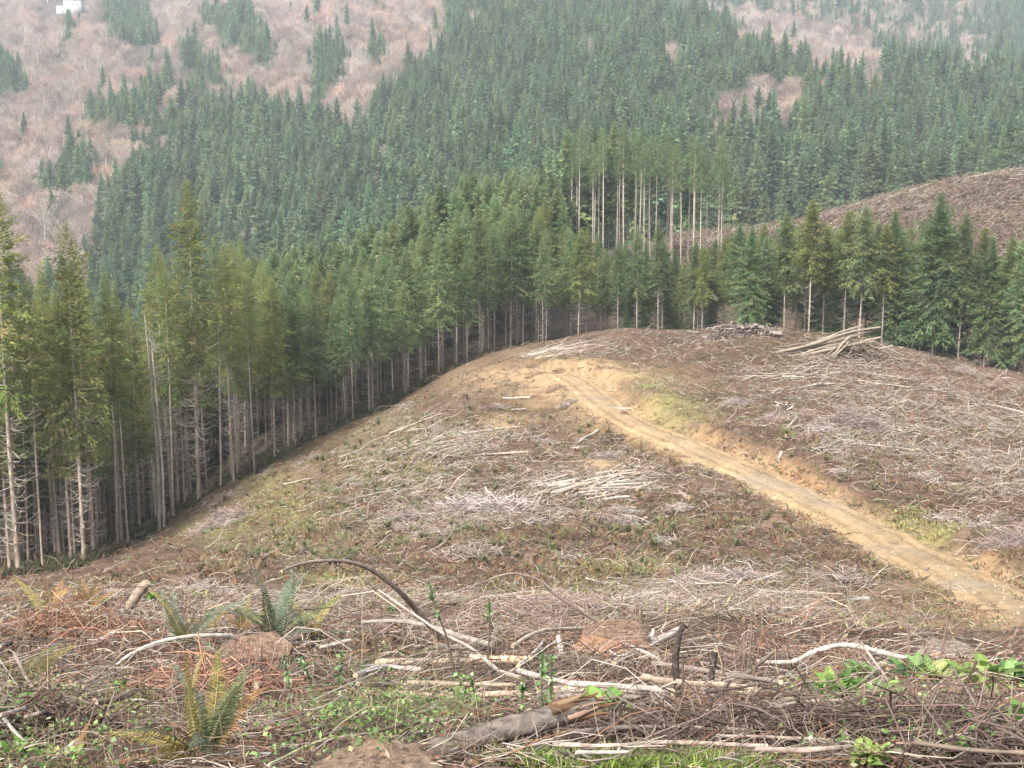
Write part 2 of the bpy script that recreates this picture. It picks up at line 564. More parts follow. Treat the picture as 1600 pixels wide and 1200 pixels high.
# ------------------------------------------------------------------ ground sheet
def build_ground():
    az = np.concatenate([np.linspace(-1.3, -0.42, 22)[:-1], np.linspace(-0.42, 0.42, 430), np.linspace(0.42, 1.3, 22)[1:]])
    lw = np.concatenate([np.linspace(math.log(0.4), math.log(4.5), 20)[:-1], np.linspace(math.log(4.5), math.log(260), 520), np.linspace(math.log(260), math.log(2500), 150)[1:]])
    A, W = np.meshgrid(az, lw, indexing='ij')
    y = np.exp(W); x = A * y
    z = G(x, y)
    na, nw = A.shape
    i, j = np.meshgrid(np.arange(na - 1), np.arange(nw - 1), indexing='ij')
    Q = np.stack([i * nw + j, (i + 1) * nw + j, (i + 1) * nw + j + 1, i * nw + j + 1], -1).reshape(-1, 4)
    px, py = proj(x, y, G0(x, y))
    n1 = fbm(x / 2.3, y / 2.3, 4, 21); n2 = fbm(x / 9, y / 9, 3, 31); n3 = fbm(x / 0.7, y / 0.7, 3, 41)
    def mix(c, col, k):
        return c * (1 - k[..., None]) + np.asarray(col) * k[..., None]
    c = np.zeros(x.shape + (3,)) + np.array([0.165, 0.115, 0.085])
    c = mix(c, (0.24, 0.20, 0.175), np.clip(0.4 + n2 * 1.4, 0, 1) * 0.8)
    c = mix(c, (0.07, 0.05, 0.035), np.clip(n1 * 2.6 - 0.05, 0, 1) * 0.75)
    c = mix(c, (0.21, 0.105, 0.055), np.clip(n3 * 1.6 + n2 - 0.25, 0, 1) * 0.6)
    c = mix(c, (0.13, 0.125, 0.055), np.clip(-n2 * 1.6 + n1 - 0.2, 0, 1) * 0.6)
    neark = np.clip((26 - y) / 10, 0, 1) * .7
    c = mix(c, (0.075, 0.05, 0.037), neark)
    c = np.where((y > 300)[..., None], np.array([0.120, 0.088, 0.070]) * (1 + .45 * n1[..., None] + .4 * n2[..., None]), c)
    c = c * np.array([.48, .395, .325])
    # bare yellow and orange soil
    soil = np.zeros(x.shape)
    for (bx, by, rx, ry, k) in [(880, 592, 160, 24, 1.4), (800, 583, 80, 14, 1.0), (850, 612, 70, 16, .8), (1000, 660, 60, 20, .7), (985, 598, 60, 10, 1), (790, 655, 34, 16, 1.2), (775, 668, 20, 12, 1), (820, 650, 25, 12, .8), (945, 722, 40, 16, 1.1), (905, 735, 25, 9, .8), (905, 545, 25, 6, 1.1), (850, 555, 60, 8, .6), (930, 640, 60, 30, .7), (1040, 680, 60, 12, .9), (1280, 800, 60, 25, .5), (1520, 890, 60, 14, .8), (1440, 950, 160, 40, .45), (1275, 915, 30, 12, .8), (1560, 1000, 90, 30, .6)]:
        soil = np.maximum(soil, k * np.exp(-(((px - bx) / rx) ** 2 + ((py - by) / ry) ** 2)))
    d, sg, _ = road_near(x, y)
    soil = np.maximum(soil, np.clip(1.4 - (d - RW) / np.where(sg > 0, 1.15, 0.9), 0, 1) * (d < 8))
    soil = np.where((y > 40) & (y < 200), soil, 0) * np.clip(0.95 + n1 * 1.0 + n3 * .6, 0, 1.2)
    c = mix(c, (0.27, 0.185, 0.10), np.clip(soil, 0, 1))
    org = np.clip(soil, 0, 1) * np.clip(n2 * 2 + 0.1, 0, 1)
    c = mix(c, (0.27, 0.14, 0.06), org * 0.6 * (sg > 0))
    # grassy patches
    gr = np.zeros(x.shape)
    for (bx, by, rx, ry, k) in [(1020, 615, 28, 18, .8), (1050, 655, 50, 25, .6), (1030, 672, 30, 6, .9), (1480, 845, 60, 12, .8), (1440, 825, 60, 14, .6), (960, 885, 80, 14, .7), (880, 930, 60, 14, .7), (1000, 875, 50, 8, .7), (540, 900, 60, 8, .6), (620, 700, 80, 60, .35), (450, 780, 80, 50, .4), (330, 830, 60, 20, .5)]:
        gr = np.maximum(gr, k * np.exp(-(((px - bx) / rx) ** 2 + ((py - by) / ry) ** 2)))
    gr = np.where((y > 25) & (y < 200), gr, 0) * np.clip(0.9 + n1, 0, 1)
    c = mix(c, (0.22, 0.21, 0.075), gr)
    # forest floor
    wood = ~clear_mask(x, y)
    c = np.where(wood[..., None], np.array([0.085, 0.064, 0.044]) * (1 + 0.3 * n1[..., None]), c)
    kind = wood_kind(px, py - 25, np.full(px.shape, 0.5))
    c = np.where((wood & (kind == 1) & (y > 450))[..., None], np.array([0.075, 0.056, 0.047]) * (1 + 0.3 * n2[..., None]), c)
    me = new_mesh("ground", np.stack([x, y, z], -1).reshape(-1, 3), Q, None, np.clip(c, .01, .9).reshape(-1, 3), [m_ground], smooth=True)
    tag(obj("ground", me), kind="structure")
    # the road sheet lies on it
    w = np.linspace(-1, 1, 15)
    nx_, ny_ = _ty, -_tx
    wid = RW * (1 + 0.10 * fbm(np.arange(120) * .15, np.zeros(120), 2, 3))
    off = w[None] * wid[:, None]
    ii = np.arange(120)[:, None]
    off = off + np.where(np.abs(w[None]) > .8, .45, .08) * fbm(ii * .9 + w[None] * 7, w[None] * 3 + 5 + 0 * ii, 3, 61)
    X = RX[:, None] + nx_[:, None] * off; Y = RY[:, None] + ny_[:, None] * off
    rut = -0.11 * np.exp(-((np.abs(off) - 0.85) / 0.24) ** 2)
    lump = fbm(X / .8, Y / .8, 3, 8)
    Z = RZ[:, None] + 0.04 + rut + 0.06 * (1 - w[None] ** 2) - 0.22 * np.clip((np.abs(w[None]) - .78) / .22, 0, 1) + 0.07 * lump
    for k in (36, 52, 75):
        Z += 0.20 * np.exp(-((np.arange(120) - k) / 0.9) ** 2)[:, None] * (np.abs(w) < .95)
    cr = np.zeros(X.shape + (3,)) + np.array([0.285, 0.195, 0.100])
    nn = fbm(X / 1.1, Y / 1.1, 4, 77); n4 = fbm(X / 4, Y / 4, 3, 99)
    mid_ = np.exp(-(off / 0.42) ** 2)[..., None]
    cr = cr * (1 - .75 * mid_) + np.array([.21, .155, .092]) * .75 * mid_
    cr = cr * (1 + 0.45 * nn[..., None]) * (1 - .38 * np.exp(-((np.abs(off) - 0.85) / 0.2) ** 2))[..., None]
    k_ = np.clip(n4 * 2.2, 0, 1)[..., None]
    cr = cr * (1 - k_ * .7) + np.array([.21, .165, .12]) * k_ * .7
    i, j = np.meshgrid(np.arange(119), np.arange(14), indexing='ij')
    Q = np.stack([i * 15 + j, i * 15 + j + 1, (i + 1) * 15 + j + 1, (i + 1) * 15 + j], -1).reshape(-1, 4)
    me = new_mesh("dirt_road", np.stack([X, Y, Z], -1).reshape(-1, 3), Q, None, np.clip(cr, .03, .6).reshape(-1, 3), [m_road], smooth=True)
    tag(obj("dirt_road", me), kind="structure")


build_ground()
# ------------------------------------------------------------------ conifers
def crown_parts(h, zb, Rm, nb, ns, tw, seed, greens, droop=0.22, low=0.5, lenk=1.0, col=0.66, dens=1.0):
    """whorled branches carrying flat sprays; col < 0.6 makes the crown more of a column"""
    r = np.random.default_rng(seed)
    t = (np.arange(nb) + r.random(nb)) / nb
    t = t ** 0.9
    z0 = zb + (h - zb) * t
    a = np.arange(nb) * 2.39996 + r.uniform(-.6, .6, nb)
    lump = 1 + 0.22 * np.sin(t * 19 + seed) + 0.22 * np.sin(a * 2 + t * 11 + seed) + .12 * np.sin(a * 3 - t * 27)
    Lb = Rm * ((1 - t) ** col * np.clip(low + 2.0 * t, 0, 1) + 0.012) * r.uniform(0.45, 1.22, nb) * lump
    el = -0.10 + 0.95 * t ** 1.3 + r.normal(size=nb) * 0.14
    Vs, Cs = [], []
    shade = palette(nb, greens, [4, 3, 2, 1], r, 0.16)
    for s in np.linspace(0.10, 1.0, ns):
        rr = Lb * s * np.cos(el)
        zz = z0 + Lb * s * np.sin(el) - droop * Lb * s * s * (1.15 - t)
        P = np.stack([rr * np.cos(a), rr * np.sin(a), zz], -1)
        out = np.stack([np.cos(a) * np.cos(el), np.sin(a) * np.cos(el), np.sin(el) - 2 * droop * s * (1 - t)], -1)
        lat = np.stack([-np.sin(a), np.cos(a), np.zeros(nb)], -1)
        for side in (-1, 1, 0):
            if side == 0 and s < 0.5:
                continue
            keep = r.random(nb) < dens
            dn = r.uniform(-.45, .65, (nb, 1)) * (1 - .8 * t[:, None])
            D = norm(out * r.uniform(.45, 1.0, (nb, 1)) + side * lat * r.uniform(.3, 1.0, (nb, 1)) - np.array([0, 0, 1]) * dn)
            L = (0.075 * Rm + 0.075 * Lb) * (1.15 - .45 * s) * r.uniform(.5, 1.6, nb) * lenk * (0.30 + 0.70 * np.clip((1 - t) * 4, 0, 1))
            V, _ = kites((P + r.normal(size=(nb, 3)) * .14)[keep], D[keep], L[keep], (L * tw)[keep], r, 0.9, 0.10)
            Vs.append(V)
            c = np.clip(shade[keep] * (1 + r.normal(size=(keep.sum(), 1)) * .14), .01, .6)
            Cs.append(np.repeat(c, 4, 0))
    k = 9
    P = np.stack([np.zeros(k), np.zeros(k), np.linspace(h - .06 * h, h, k)], -1)
    D = norm(np.stack([r.normal(size=k), r.normal(size=k), np.full(k, 1.6)], -1))
    V, _ = kites(P, D, np.full(k, h * .022), np.full(k, h * .003), r)
    Vs.append(V); Cs.append(np.tile(greens[0], (k * 4, 1)))
    V = np.concatenate(Vs); C = np.concatenate(Cs)
    return V, np.arange(len(V)).reshape(-1, 4), C


def trunk_parts(h, r0, seed, sides=7, colr=(0.25, 0.195, 0.155), top=0.97):
    r = np.random.default_rng(seed)
    zs = np.array([0, .02, .1, .3, .5, .7, .85, top]) * h
    bend = r.normal(size=2) * 0.006 * h
    pts = np.stack([bend[0] * np.sin(zs / h * 3), bend[1] * np.sin(zs / h * 2.3), zs], -1)
    pts[0, 2] = -0.6
    V, Q, T, cap = tube(pts, np.array([1.35, 1.1, .95, .8, .62, .42, .24, .05]) * r0, sides, seed, 0.02)
    z = V[:, 2] / h
    c = np.asarray(colr)[None] * (1 + 0.20 * r.normal(size=(len(V), 1)))
    pale = np.clip((z - 0.05) * 2.2, 0, 1)[:, None]
    c = c * (1 - pale * .6) + np.array([0.44, 0.385, 0.33]) * pale * .6
    return V, Q, T, np.clip(c, 0.03, .8)


def limb_parts(h, z0, z1, n, Lm, seed, rr=0.026):
    r = np.random.default_rng(seed)
    z = r.uniform(z0, z1, n)
    a = r.uniform(0, 6.283, n)
    el = r.uniform(-0.55, 0.15, n)
    L = Lm * r.uniform(0.35, 1.0, n) * (0.55 + 0.45 * (z - z0) / max(z1 - z0, .1))
    P = np.stack([np.zeros(n), np.zeros(n), z], -1)
    D = np.stack([np.cos(a) * np.cos(el), np.sin(a) * np.cos(el), np.sin(el)], -1)
    V, Q = sticks(P, D, L, np.full(n, rr) * r.uniform(.8, 1.8, n), 0.03, 3, 5, r, .5)
    # tips curl upwards
    V3 = V.reshape(n, 5, 3, 3)
    s = np.linspace(0, 1, 5)
    V3[..., 2] += (0.55 * L[:, None] * s ** 2.2)[..., None]
    V3[..., 2] -= (0.25 * L[:, None] * s)[..., None]
    core, cq, _, _ = tube([(0, 0, z0 - .1), (0, 0, z1 + .1)], [.03, .03], 4, seed, caps=False)
    c = palette(n, [(0.36, 0.31, 0.26), (0.25, 0.20, 0.16), (0.46, 0.42, 0.37), (0.24, 0.20, 0.10)], [4, 3, 3, 1], r)
    V = V3.reshape(-1, 3)
    return np.concatenate([V, core]), np.concatenate([Q, cq + len(V)]), np.concatenate([np.repeat(c, 15, 0), np.tile((.25, .2, .16), (len(core), 1))])


G_WARM = [(0.185, 0.215, 0.070), (0.155, 0.195, 0.074), (0.22, 0.225, 0.078), (0.23, 0.20, 0.090)]
G_MID = [(0.150, 0.205, 0.092), (0.125, 0.185, 0.088), (0.180, 0.220, 0.092), (0.190, 0.205, 0.092)]
G_DEEP = [(0.125, 0.188, 0.100), (0.105, 0.168, 0.094), (0.155, 0.208, 0.104), (0.165, 0.200, 0.098)]


def conifer_kind(h, zb, Rm, nb, ns, tw, r0, greens, dead, seed, low=.5, Lm=2.2, col=.6, dens=.88):
    V, Q, T, C = trunk_parts(h, r0, seed)
    tm = MB().add(V, Q, T, C).mesh("trunk", [m_trunk], True)
    V, Q, C = crown_parts(h, zb, Rm, nb, ns, tw, seed + 1, greens, low=low, col=col, dens=dens)
    cm = MB().add(V, Q, None, C).mesh("crown", [m_needle])
    V, Q, C = limb_parts(h, h * .06, zb + .30 * (h - zb), dead, Lm, seed + 2, 0.027 if dead == 170 and h > 29 else .024)
    lm = MB().add(V, Q, None, np.clip(C * (.85 if dead == 170 and h > 29 else .5), 0, .6)).mesh("dead_limb_fringe", [m_stick])
    return h, [("trunk", tm), ("crown", cm), ("dead_limb_fringe", lm)]


KINDS = {
    'left': [conifer_kind(30, 13.0, 3.3, 240, 20, .15, .20, G_WARM, 170, 100, .45, 3.2, .5, .72), conifer_kind(30, 10.0, 3.6, 260, 20, .15, .20, G_WARM, 170, 110, .45, 3.2, .5, .68),
             conifer_kind(30, 15.5, 2.6, 200, 18, .16, .15, G_WARM, 110, 120, .55, 2.6, .5, .75), conifer_kind(30, 17, 2.3, 170, 17, .16, .12, G_WARM, 100, 130, .6, 2.2, .5, .75)],
    'edge': [conifer_kind(22, 9, 3.2, 240, 18, .17, .13, G_MID, 160, 200, .55, 2.7, .6, .78), conifer_kind(22, 7.5, 3.4, 250, 18, .17, .14, G_MID, 150, 210, .55, 2.7, .6, .78),
             conifer_kind(22, 10.5, 2.8, 260, 15, .18, .11, G_MID, 160, 220, .6, 2.4), conifer_kind(22, 8.5, 3.0, 280, 15, .18, .13, G_WARM, 150, 230, .6, 2.5)],
    'right': [conifer_kind(24, 10.5, 3.8, 320, 20, .16, .15, G_MID, 120, 300, .55, 3.4, .55, .78), conifer_kind(24, 12, 3.4, 300, 20, .16, .14, G_WARM, 120, 310, .55, 3.2, .55, .78),
              conifer_kind(24, 4.0, 4.3, 420, 20, .16, .16, G_MID, 90, 320, .7, 3.2, .58, .85)],
    'tall': [conifer_kind(31, 19.5, 2.7, 150, 14, .19, .20, G_MID, 60, 400, .6, 1.3, .5), conifer_kind(31, 21.5, 2.3, 130, 14, .19, .18, G_MID, 50, 410, .6, 1.2, .5)],
}


def plant_tree(kind, k, x, y, h, label, group, name="conifer_tree", lean=0.0):
    h0, parts = KINDS[kind][k % len(KINDS[kind])]
    root = empty(name, (x, y, float(G(x, y)) - 0.1), R.uniform(0, 6.28))
    s = h / h0
    w = s * R.uniform(0.88, 1.12)
    root.scale = (w, w, s)
    root.rotation_euler[0] = R.normal() * 0.012 + lean
    for nm, me in parts:
        obj(nm, me, root)
    return tag(root, label, "tree", group)


trees = []          # x, y of every planted stem
def far_enough(x, y, d):
    return all((x - a) ** 2 + (y - b) ** 2 > d * d for a, b in trees)


# trees one can point at: column, row of foot, row of top, kind, variant, words
NAMED = [
    (30, 903, 288, 'left', 0, "tall conifer with dead whitish lower limbs at the left picture edge, nearest tree"),
    (133, 907, 345, 'left', 1, "broad shaggy conifer with drooping mossy sprays, second trunk from the left edge"),
    (66, 880, 415, 'left', 3, "thin conifer stem between the two big nearest conifers on the left"),
    (184, 852, 425, 'left', 2, "slender straight conifer just right of the broad shaggy conifer"),
    (272, 836, 400, 'left', 2, "conifer close behind the pale twin broken snags"),
    (312, 803, 283, 'left', 0, "tallest pointed conifer of the left stand, long bare trunk up to a spire"),
    (346, 783, 372, 'left', 3, "slim conifer immediately right of the tallest pointed conifer"),
    (366, 764, 385, 'left', 2, "slim conifer with yellowish crown at the right end of the left stand"),
    (398, 748, 408, 'left', 3, "last yellowish conifer where the left stand meets the darker wood"),
    (462, 712, 470, 'edge', 2, "small conifer with pale thin trunk right of the yellowish conifers"),
    (494, 700, 452, 'edge', 0, "conifer above the ferny slope with two thin stems beside it"),
    (552, 676, 430, 'edge', 2, "conifer with long whitish bare trunk over the ferny slope edge"),
    (634, 640, 440, 'edge', 0, "conifer with grey dead limbs like a ladder below a short crown"),
    (686, 618, 365, 'edge', 1, "taller conifer with whitish trunk above the left shoulder of the knoll"),
    (730, 590, 398, 'edge', 0, "conifer with curved dead limbs fanning out above the brush on the knoll shoulder"),
    (848, 556, 372, 'edge', 2, "conifer behind the crest left of the landing with bare pole trunk"),
    (903, 545, 358, 'edge', 3, "conifer behind the slash on the crest with symmetrical pale limbs"),
    (995, 532, 352, 'edge', 0, "pointed conifer right behind the highest crest of the knoll"),
    (1028, 532, 345, 'edge', 2, "conifer with straight white trunk beside the highest crest of the knoll"),
    (1096, 535, 380, 'edge', 3, "short bushy conifer behind the low heap of root chunks"),
    (1262, 552, 312, 'right', 1, "broad conifer with upswept dead limbs behind the tip of the log pile"),
    (1340, 560, 322, 'right', 0, "conifer standing directly behind the log pile"),
    (1376, 560, 350, 'right', 1, "thinner conifer with yellow green crown right of the log pile"),
    (1455, 572, 300, 'right', 2, "big dense conifer in the thick clump right of the log pile"),
    (1495, 585, 335, 'right', 0, "dense dark conifer with pale trunk at the right end of the thick clump"),
    (1535, 592, 370, 'right', 2, "low full conifer sloping off the right end of the thick clump"),
    (1600, 600, 345, 'right', 2, "dark conifer cut off by the right picture edge"),
    (1170, 545, 352, 'right', 2, "bushy conifer at the left end of the right hand group beyond the crest"),
]
for (px, pf, pt_, kd, kv, lab) in NAMED:
    D = float(np.interp(px, EDGE_PX, EDGE_D)) + 1.5
    a, _ = ray(px, pf)
    x, y = a * D, D
    zf = float(G(x, y))
    e = ray(px, pt_)[1] * D
    plant_tree(kd, kv, x, y, e - zf, lab, None)
    trees.append((x, y))

# the rest of the near stands, jittered rows behind the cut edge
cand = []
step = 4.6
for gx in np.arange(-110, 130, step):
    for gy in np.arange(95, 440, step):
        cand.append((gx + R.uniform(-1.7, 1.7), gy + R.uniform(-1.7, 1.7)))
cand = np.array(cand)
cpx, cpy = proj(cand[:, 0], cand[:, 1], G0(cand[:, 0], cand[:, 1]))
keep = ~clear_mask(cand[:, 0], cand[:, 1]) & (cpx > -140) & (cpx < 1740) & ~((cpx > 1000) & (cand[:, 1] > 352)) & ~((cpx > 895) & (cand[:, 1] > 356)) & ~((cpx > 1140) & (cand[:, 1] > 300))
cand, cpx, cpy = cand[keep], cpx[keep], cpy[keep]
depth_in = cand[:, 1] - np.interp(cpx, EDGE_PX, EDGE_D)
near_far = []
tall = (cpx > 880) & (cpx < 1135) & (cand[:, 1] > 325) & (cand[:, 1] < 357)
order = np.argsort(np.where(tall, 20 + (cand[:, 1] - 325) * .5 + R.random(len(cand)) * 18, depth_in) + np.where((cpx < 0) | (cpx > 1600), 40, 0))
n_ind = len(NAMED)
for i in order:
    x, y = cand[i]
    px = cpx[i]
    if not far_enough(x, y, 3.0 if px > 500 else 2.4):
        continue
    if tall[i]:
        kd, h, lab, grp = 'tall', R.uniform(26, 32), "tall bare trunked conifer in the stand on the ridge behind the knoll", "tall conifers of the ridge stand"
    elif px < 420:
        kd, h, lab, grp = 'left', R.uniform(22, 28), "slim yellowish conifer with bare trunk inside the left stand", "conifers of the left stand"
        if depth_in[i] > 30: h = R.uniform(19, 25)
    elif px < 980:
        kd, h, lab, grp = 'edge', np.interp(px, [420, 500, 620, 700, 800, 980], [20, 17.5, 17, 19, 18.5, 14.5]) * R.uniform(.9, 1.12) * (1 + min(depth_in[i], 60) * .004), "conifer with bare lower trunk in the wood behind the knoll crest", "conifers of the wood behind the knoll"
    else:
        kd, h, lab, grp = 'right', np.interp(px, [980, 1100, 1180, 1300, 1450, 1600], [15.5, 16, 20, 20, 23, 20]) * R.uniform(.85, 1.08), "green conifer in the belt of trees right of the knoll top", "conifers of the belt right of the knoll"
    if depth_in[i] < 0: continue
    trees.append((x, y))
    if n_ind < 292:
        plant_tree(kd, int(R.integers(0, 9)), x, y, h, lab, grp)
        n_ind += 1
    else:
        near_far.append((x, y, h))


# ------------------------------------------------------------------ the far wood
def far_proto(name, h, zb, Rm, nb, ns, greens, seed, r0=.14):
    mb = MB()
    V, Q, C = crown_parts(h, zb, Rm, nb, ns, .26, seed, greens, low=.7, lenk=1.55, col=.66)
    mb.add(V, Q, None, C, 0)
    V, Q, T, C = trunk_parts(h, r0, seed, 5)
    mb.add(V, Q, T, C, 1)
    return mb.mesh(name, [m_far, m_trunk])


FAR = [far_proto("conifer_far", 26, 2.5, 4.4, 190, 11, G_DEEP, 500), far_proto("conifer_far", 28, 1.5, 4.9, 210, 11, G_DEEP, 510), far_proto("conifer_far", 25, 4, 3.7, 170, 11, G_DEEP, 520), far_proto("conifer_far", 26, 2, 4.3, 190, 11, G_MID, 530), far_proto("conifer_far", 21, 1, 4.6, 180, 11, G_MID, 535), far_proto("conifer_far", 30, 6, 3.9, 190, 11, G_DEEP, 538)]
NEARF = [far_proto("conifer_inner", 24, 8, 3.3, 220, 12, G_MID, 540), far_proto("conifer_inner", 24, 6.5, 3.5, 230, 12, G_MID, 550)]


def alder(seed, h=17.0, tint=((.29, .20, .155), (.205, .15, .125), (.33, .27, .225))):
    r = np.random.default_rng(seed)
    mb = MB()
    pts = np.array([(0, 0, -.5), (.1, 0, .2 * h), (r.normal() * .3, r.normal() * .3, .45 * h), (r.normal() * .5, r.normal() * .5, .8 * h)])
    V, Q, T, _ = tube(pts, [.22, .18, .13, .04], 5, seed, .03)
    mb.add(V, Q, T, (.58, .54, .50))
    n = 26
    z = r.uniform(.3, .8, n) * h
    a = r.uniform(0, 6.28, n)
    el = r.uniform(.5, 1.15, n)
    D = np.stack([np.cos(a) * np.cos(el), np.sin(a) * np.cos(el), np.sin(el)], -1)
    P = np.stack([np.zeros(n), np.zeros(n), z], -1)
    L = (h - z) * r.uniform(.5, .8, n) + 1.2
    V, Q = sticks(P, D, L, np.full(n, .06), .08, 3, 4, r, .7)
    mb.add(V, Q, None, (.40, .34, .30))
    m = 16
    s = r.uniform(.25, 1, (n, m))
    B = P[:, None] + D[:, None] * (L[:, None] * s)[..., None]
    a2 = r.uniform(0, 6.28, (n, m)); e2 = r.uniform(-.2, 1.2, (n, m))
    D2 = np.stack([np.cos(a2) * np.cos(e2), np.sin(a2) * np.cos(e2), np.sin(e2)], -1)
    D2 = norm(D2 + D[:, None] * .7)
    k = n * m
    L2 = r.uniform(1.0, 2.6, k)
    V, Q = sticks(B.reshape(-1, 3), D2.reshape(-1, 3), L2, np.full(k, .028), .1, 3, 3, r, .4)
    mb.add(V, Q, None, np.repeat(palette(k, tint, [3, 2, 2], r), 9, 0))
    # finest twigs
    B3 = (B.reshape(-1, 3) + D2.reshape(-1, 3) * (L2 * r.uniform(.4, 1, k))[:, None])
    B3 = np.repeat(B3, 3, 0)
    D3 = norm(np.repeat(D2.reshape(-1, 3), 3, 0) + r.normal(size=(k * 3, 3)) * .6)
    V, Q = kites(B3, D3, r.uniform(.6, 1.5, k * 3), np.full(k * 3, .035), r)
    mb.add(V, Q, None, np.repeat(palette(k * 3, tint, [3, 2, 2], r), 4, 0))
    return mb.mesh("bare_alder", [m_twig])


ALD = [alder(600), alder(610, 15, ((.34, .215, .15), (.28, .19, .145), (.33, .255, .20))), alder(620, 18, ((.26, .205, .175), (.22, .165, .14), (.36, .31, .27)))]


def scatter_object(name, pts, hs, protos, h0, label):
    """one stuff object: points with a procedural instancer that draws the proto trees"""
    n = len(pts)
    me = bpy.data.meshes.new(name)
    me.vertices.add(n)
    me.vertices.foreach_set("co", np.asarray(pts, np.float32).ravel())
    sc = np.stack([np.asarray(hs) / h0 * R.uniform(.85, 1.2, n)] * 2 + [np.asarray(hs) / h0], -1).astype(np.float32)
    a = me.attributes.new("size", 'FLOAT_VECTOR', 'POINT'); a.data.foreach_set("vector", sc.ravel())
    ro = np.stack([R.normal(size=n) * .03, R.normal(size=n) * .03, R.uniform(0, 6.28, n)], -1).astype(np.float32)
    a = me.attributes.new("turn", 'FLOAT_VECTOR', 'POINT'); a.data.foreach_set("vector", ro.ravel())
    a = me.attributes.new("pick", 'INT', 'POINT'); a.data.foreach_set("value", R.integers(0, len(protos), n).astype(np.int32))
    o = obj(name, me)
    g = bpy.data.node_groups.new(name, 'GeometryNodeTree')
    g.interface.new_socket("Geometry", in_out='INPUT', socket_type='NodeSocketGeometry')
    g.interface.new_socket("Geometry", in_out='OUTPUT', socket_type='NodeSocketGeometry')
    N, Lk = g.nodes, g.links
    gi = N.new("NodeGroupInput"); go = N.new("NodeGroupOutput")
    iop = N.new("GeometryNodeInstanceOnPoints")
    jn = N.new("GeometryNodeJoinGeometry")
    for p in protos:
        oi = N.new("GeometryNodeObjectInfo"); oi.inputs["Object"].default_value = p; oi.transform_space = 'ORIGINAL'
        gt = N.new("GeometryNodeGeometryToInstance")
        Lk.new(oi.outputs["Geometry"], gt.inputs[0]); Lk.new(gt.outputs[0], jn.inputs[0])
    def attr(nm, ty):
        q = N.new("GeometryNodeInputNamedAttribute"); q.data_type = ty; q.inputs["Name"].default_value = nm
        return [s for s in q.outputs if s.enabled and s.name == "Attribute"][0]
    Lk.new(gi.outputs[0], iop.inputs["Points"]); Lk.new(jn.outputs[0], iop.inputs["Instance"])
    iop.inputs["Pick Instance"].default_value = True
    Lk.new(attr("pick", 'INT'), iop.inputs["Instance Index"])
    e2r = N.new("FunctionNodeEulerToRotation"); Lk.new(attr("turn", 'FLOAT_VECTOR'), e2r.inputs[0])
    Lk.new(e2r.outputs[0], iop.inputs["Rotation"]); Lk.new(attr("size", 'FLOAT_VECTOR'), iop.inputs["Scale"])
    Lk.new(iop.outputs[0], go.inputs[0])
    md = o.modifiers.new("scatter", 'NODES'); md.node_group = g
    return tag(o, label, "forest", kind="stuff")


pts = []
sp = 7.2
gy = 430.0
while gy < 2050:
    dx = sp * (1 + max(0, gy - 900) / 2600)
    w = gy * 0.40
    xs = np.arange(-w, w, dx)
    pts.append(np.stack([xs + R.uniform(-.4, .4, len(xs)) * dx, gy + R.uniform(-.4, .4, len(xs)) * dx], -1))
    gy += dx
pts = np.concatenate(pts)
ppx, ppy = proj(pts[:, 0], pts[:, 1], G0(pts[:, 0], pts[:, 1]))
k = ~clear_mask(pts[:, 0], pts[:, 1]) & ~((np.abs(ppx - 104) < 44) & (pts[:, 1] > 1450) & (pts[:, 1] < 1820)) & ~((ppx > 1045) & (pts[:, 1] < 555))
pts, ppx, ppy = pts[k], ppx[k], ppy[k]
u = R.random(len(pts))
k = vnoise(pts[:, 0] / 14, pts[:, 1] / 14, 90) > .16
pts, ppx, ppy, u = pts[k], ppx[k], ppy[k], u[k]
half = 12.0 / pts[:, 1] * F
kind = np.maximum(wood_kind(ppx, ppy - half * 1.9, u), wood_kind(ppx, ppy - half * 1.2, u))
k = (kind == 0) | (R.random(len(u)) < .7)
pts, ppx, ppy, u, half, kind = pts[k], ppx[k], ppy[k], u[k], half[k], kind[k]
z = G(pts[:, 0], pts[:, 1])
XYZ = np.stack([pts[:, 0], pts[:, 1], z - .3], -1)
hc = np.clip(R.normal(23.5, 4.8, len(pts)), 11, 36) * (1 + .16 * fbm(pts[:, 0] / 60, pts[:, 1] / 60, 2, 55))
ha = np.clip(R.normal(19, 3.4, len(pts)), 11, 27)
con = np.where(kind == 0)[0]; dec = np.where(kind == 1)[0]

# the prototypes are themselves trees of the scene, the nearest of their kind
lone = [i for i in con if 170 < ppx[i] < 640 and ppy[i] < 330 and inpoly(np.array([ppx[i]]), np.array([ppy[i] - half[i]]), PINK[0])[0] and not any(inpoly(np.array([ppx[i]]), np.array([ppy[i] - half[i] * 1.1]), p)[0] for p in GREEN)][:8]
front = con[np.argsort(pts[con, 1])]
front = [i for i in front if 420 < ppx[i] < 1300 and i not in lone][:8]
protoF = []
used = set()
for n_, i in enumerate(list(front[:len(FAR)]) + lone):
    me = FAR[n_ % len(FAR)]
    o = obj("conifer_tree", me, None, XYZ[i])
    s = hc[i] / 24 * (1 if n_ < len(FAR) else .8)
    o.scale = (s, s, s); o.rotation_euler[2] = R.uniform(0, 6)
    if n_ < len(FAR):
        protoF.append(o)
        tag(o, "blue green conifer at the foot of the far hillside", "tree", "conifers at the foot of the far hillside")
    else:
        tag(o, "lone dark conifer among bare pinkish trees on the far slope", "tree", "lone conifers among the bare trees")
    used.add(i)
protoN = []
near_far.sort(key=lambda q: q[1])
for n_, me in enumerate(NEARF):
    x, y, h = near_far.pop(0)
    o = obj("conifer_tree", me, None, (x, y, float(G(x, y)) - .2))
    o.scale = (h / 24,) * 3
    protoN.append(tag(o, "conifer with bare lower trunk in the wood behind the knoll crest", "tree", "conifers of the wood behind the knoll"))
protoA = []
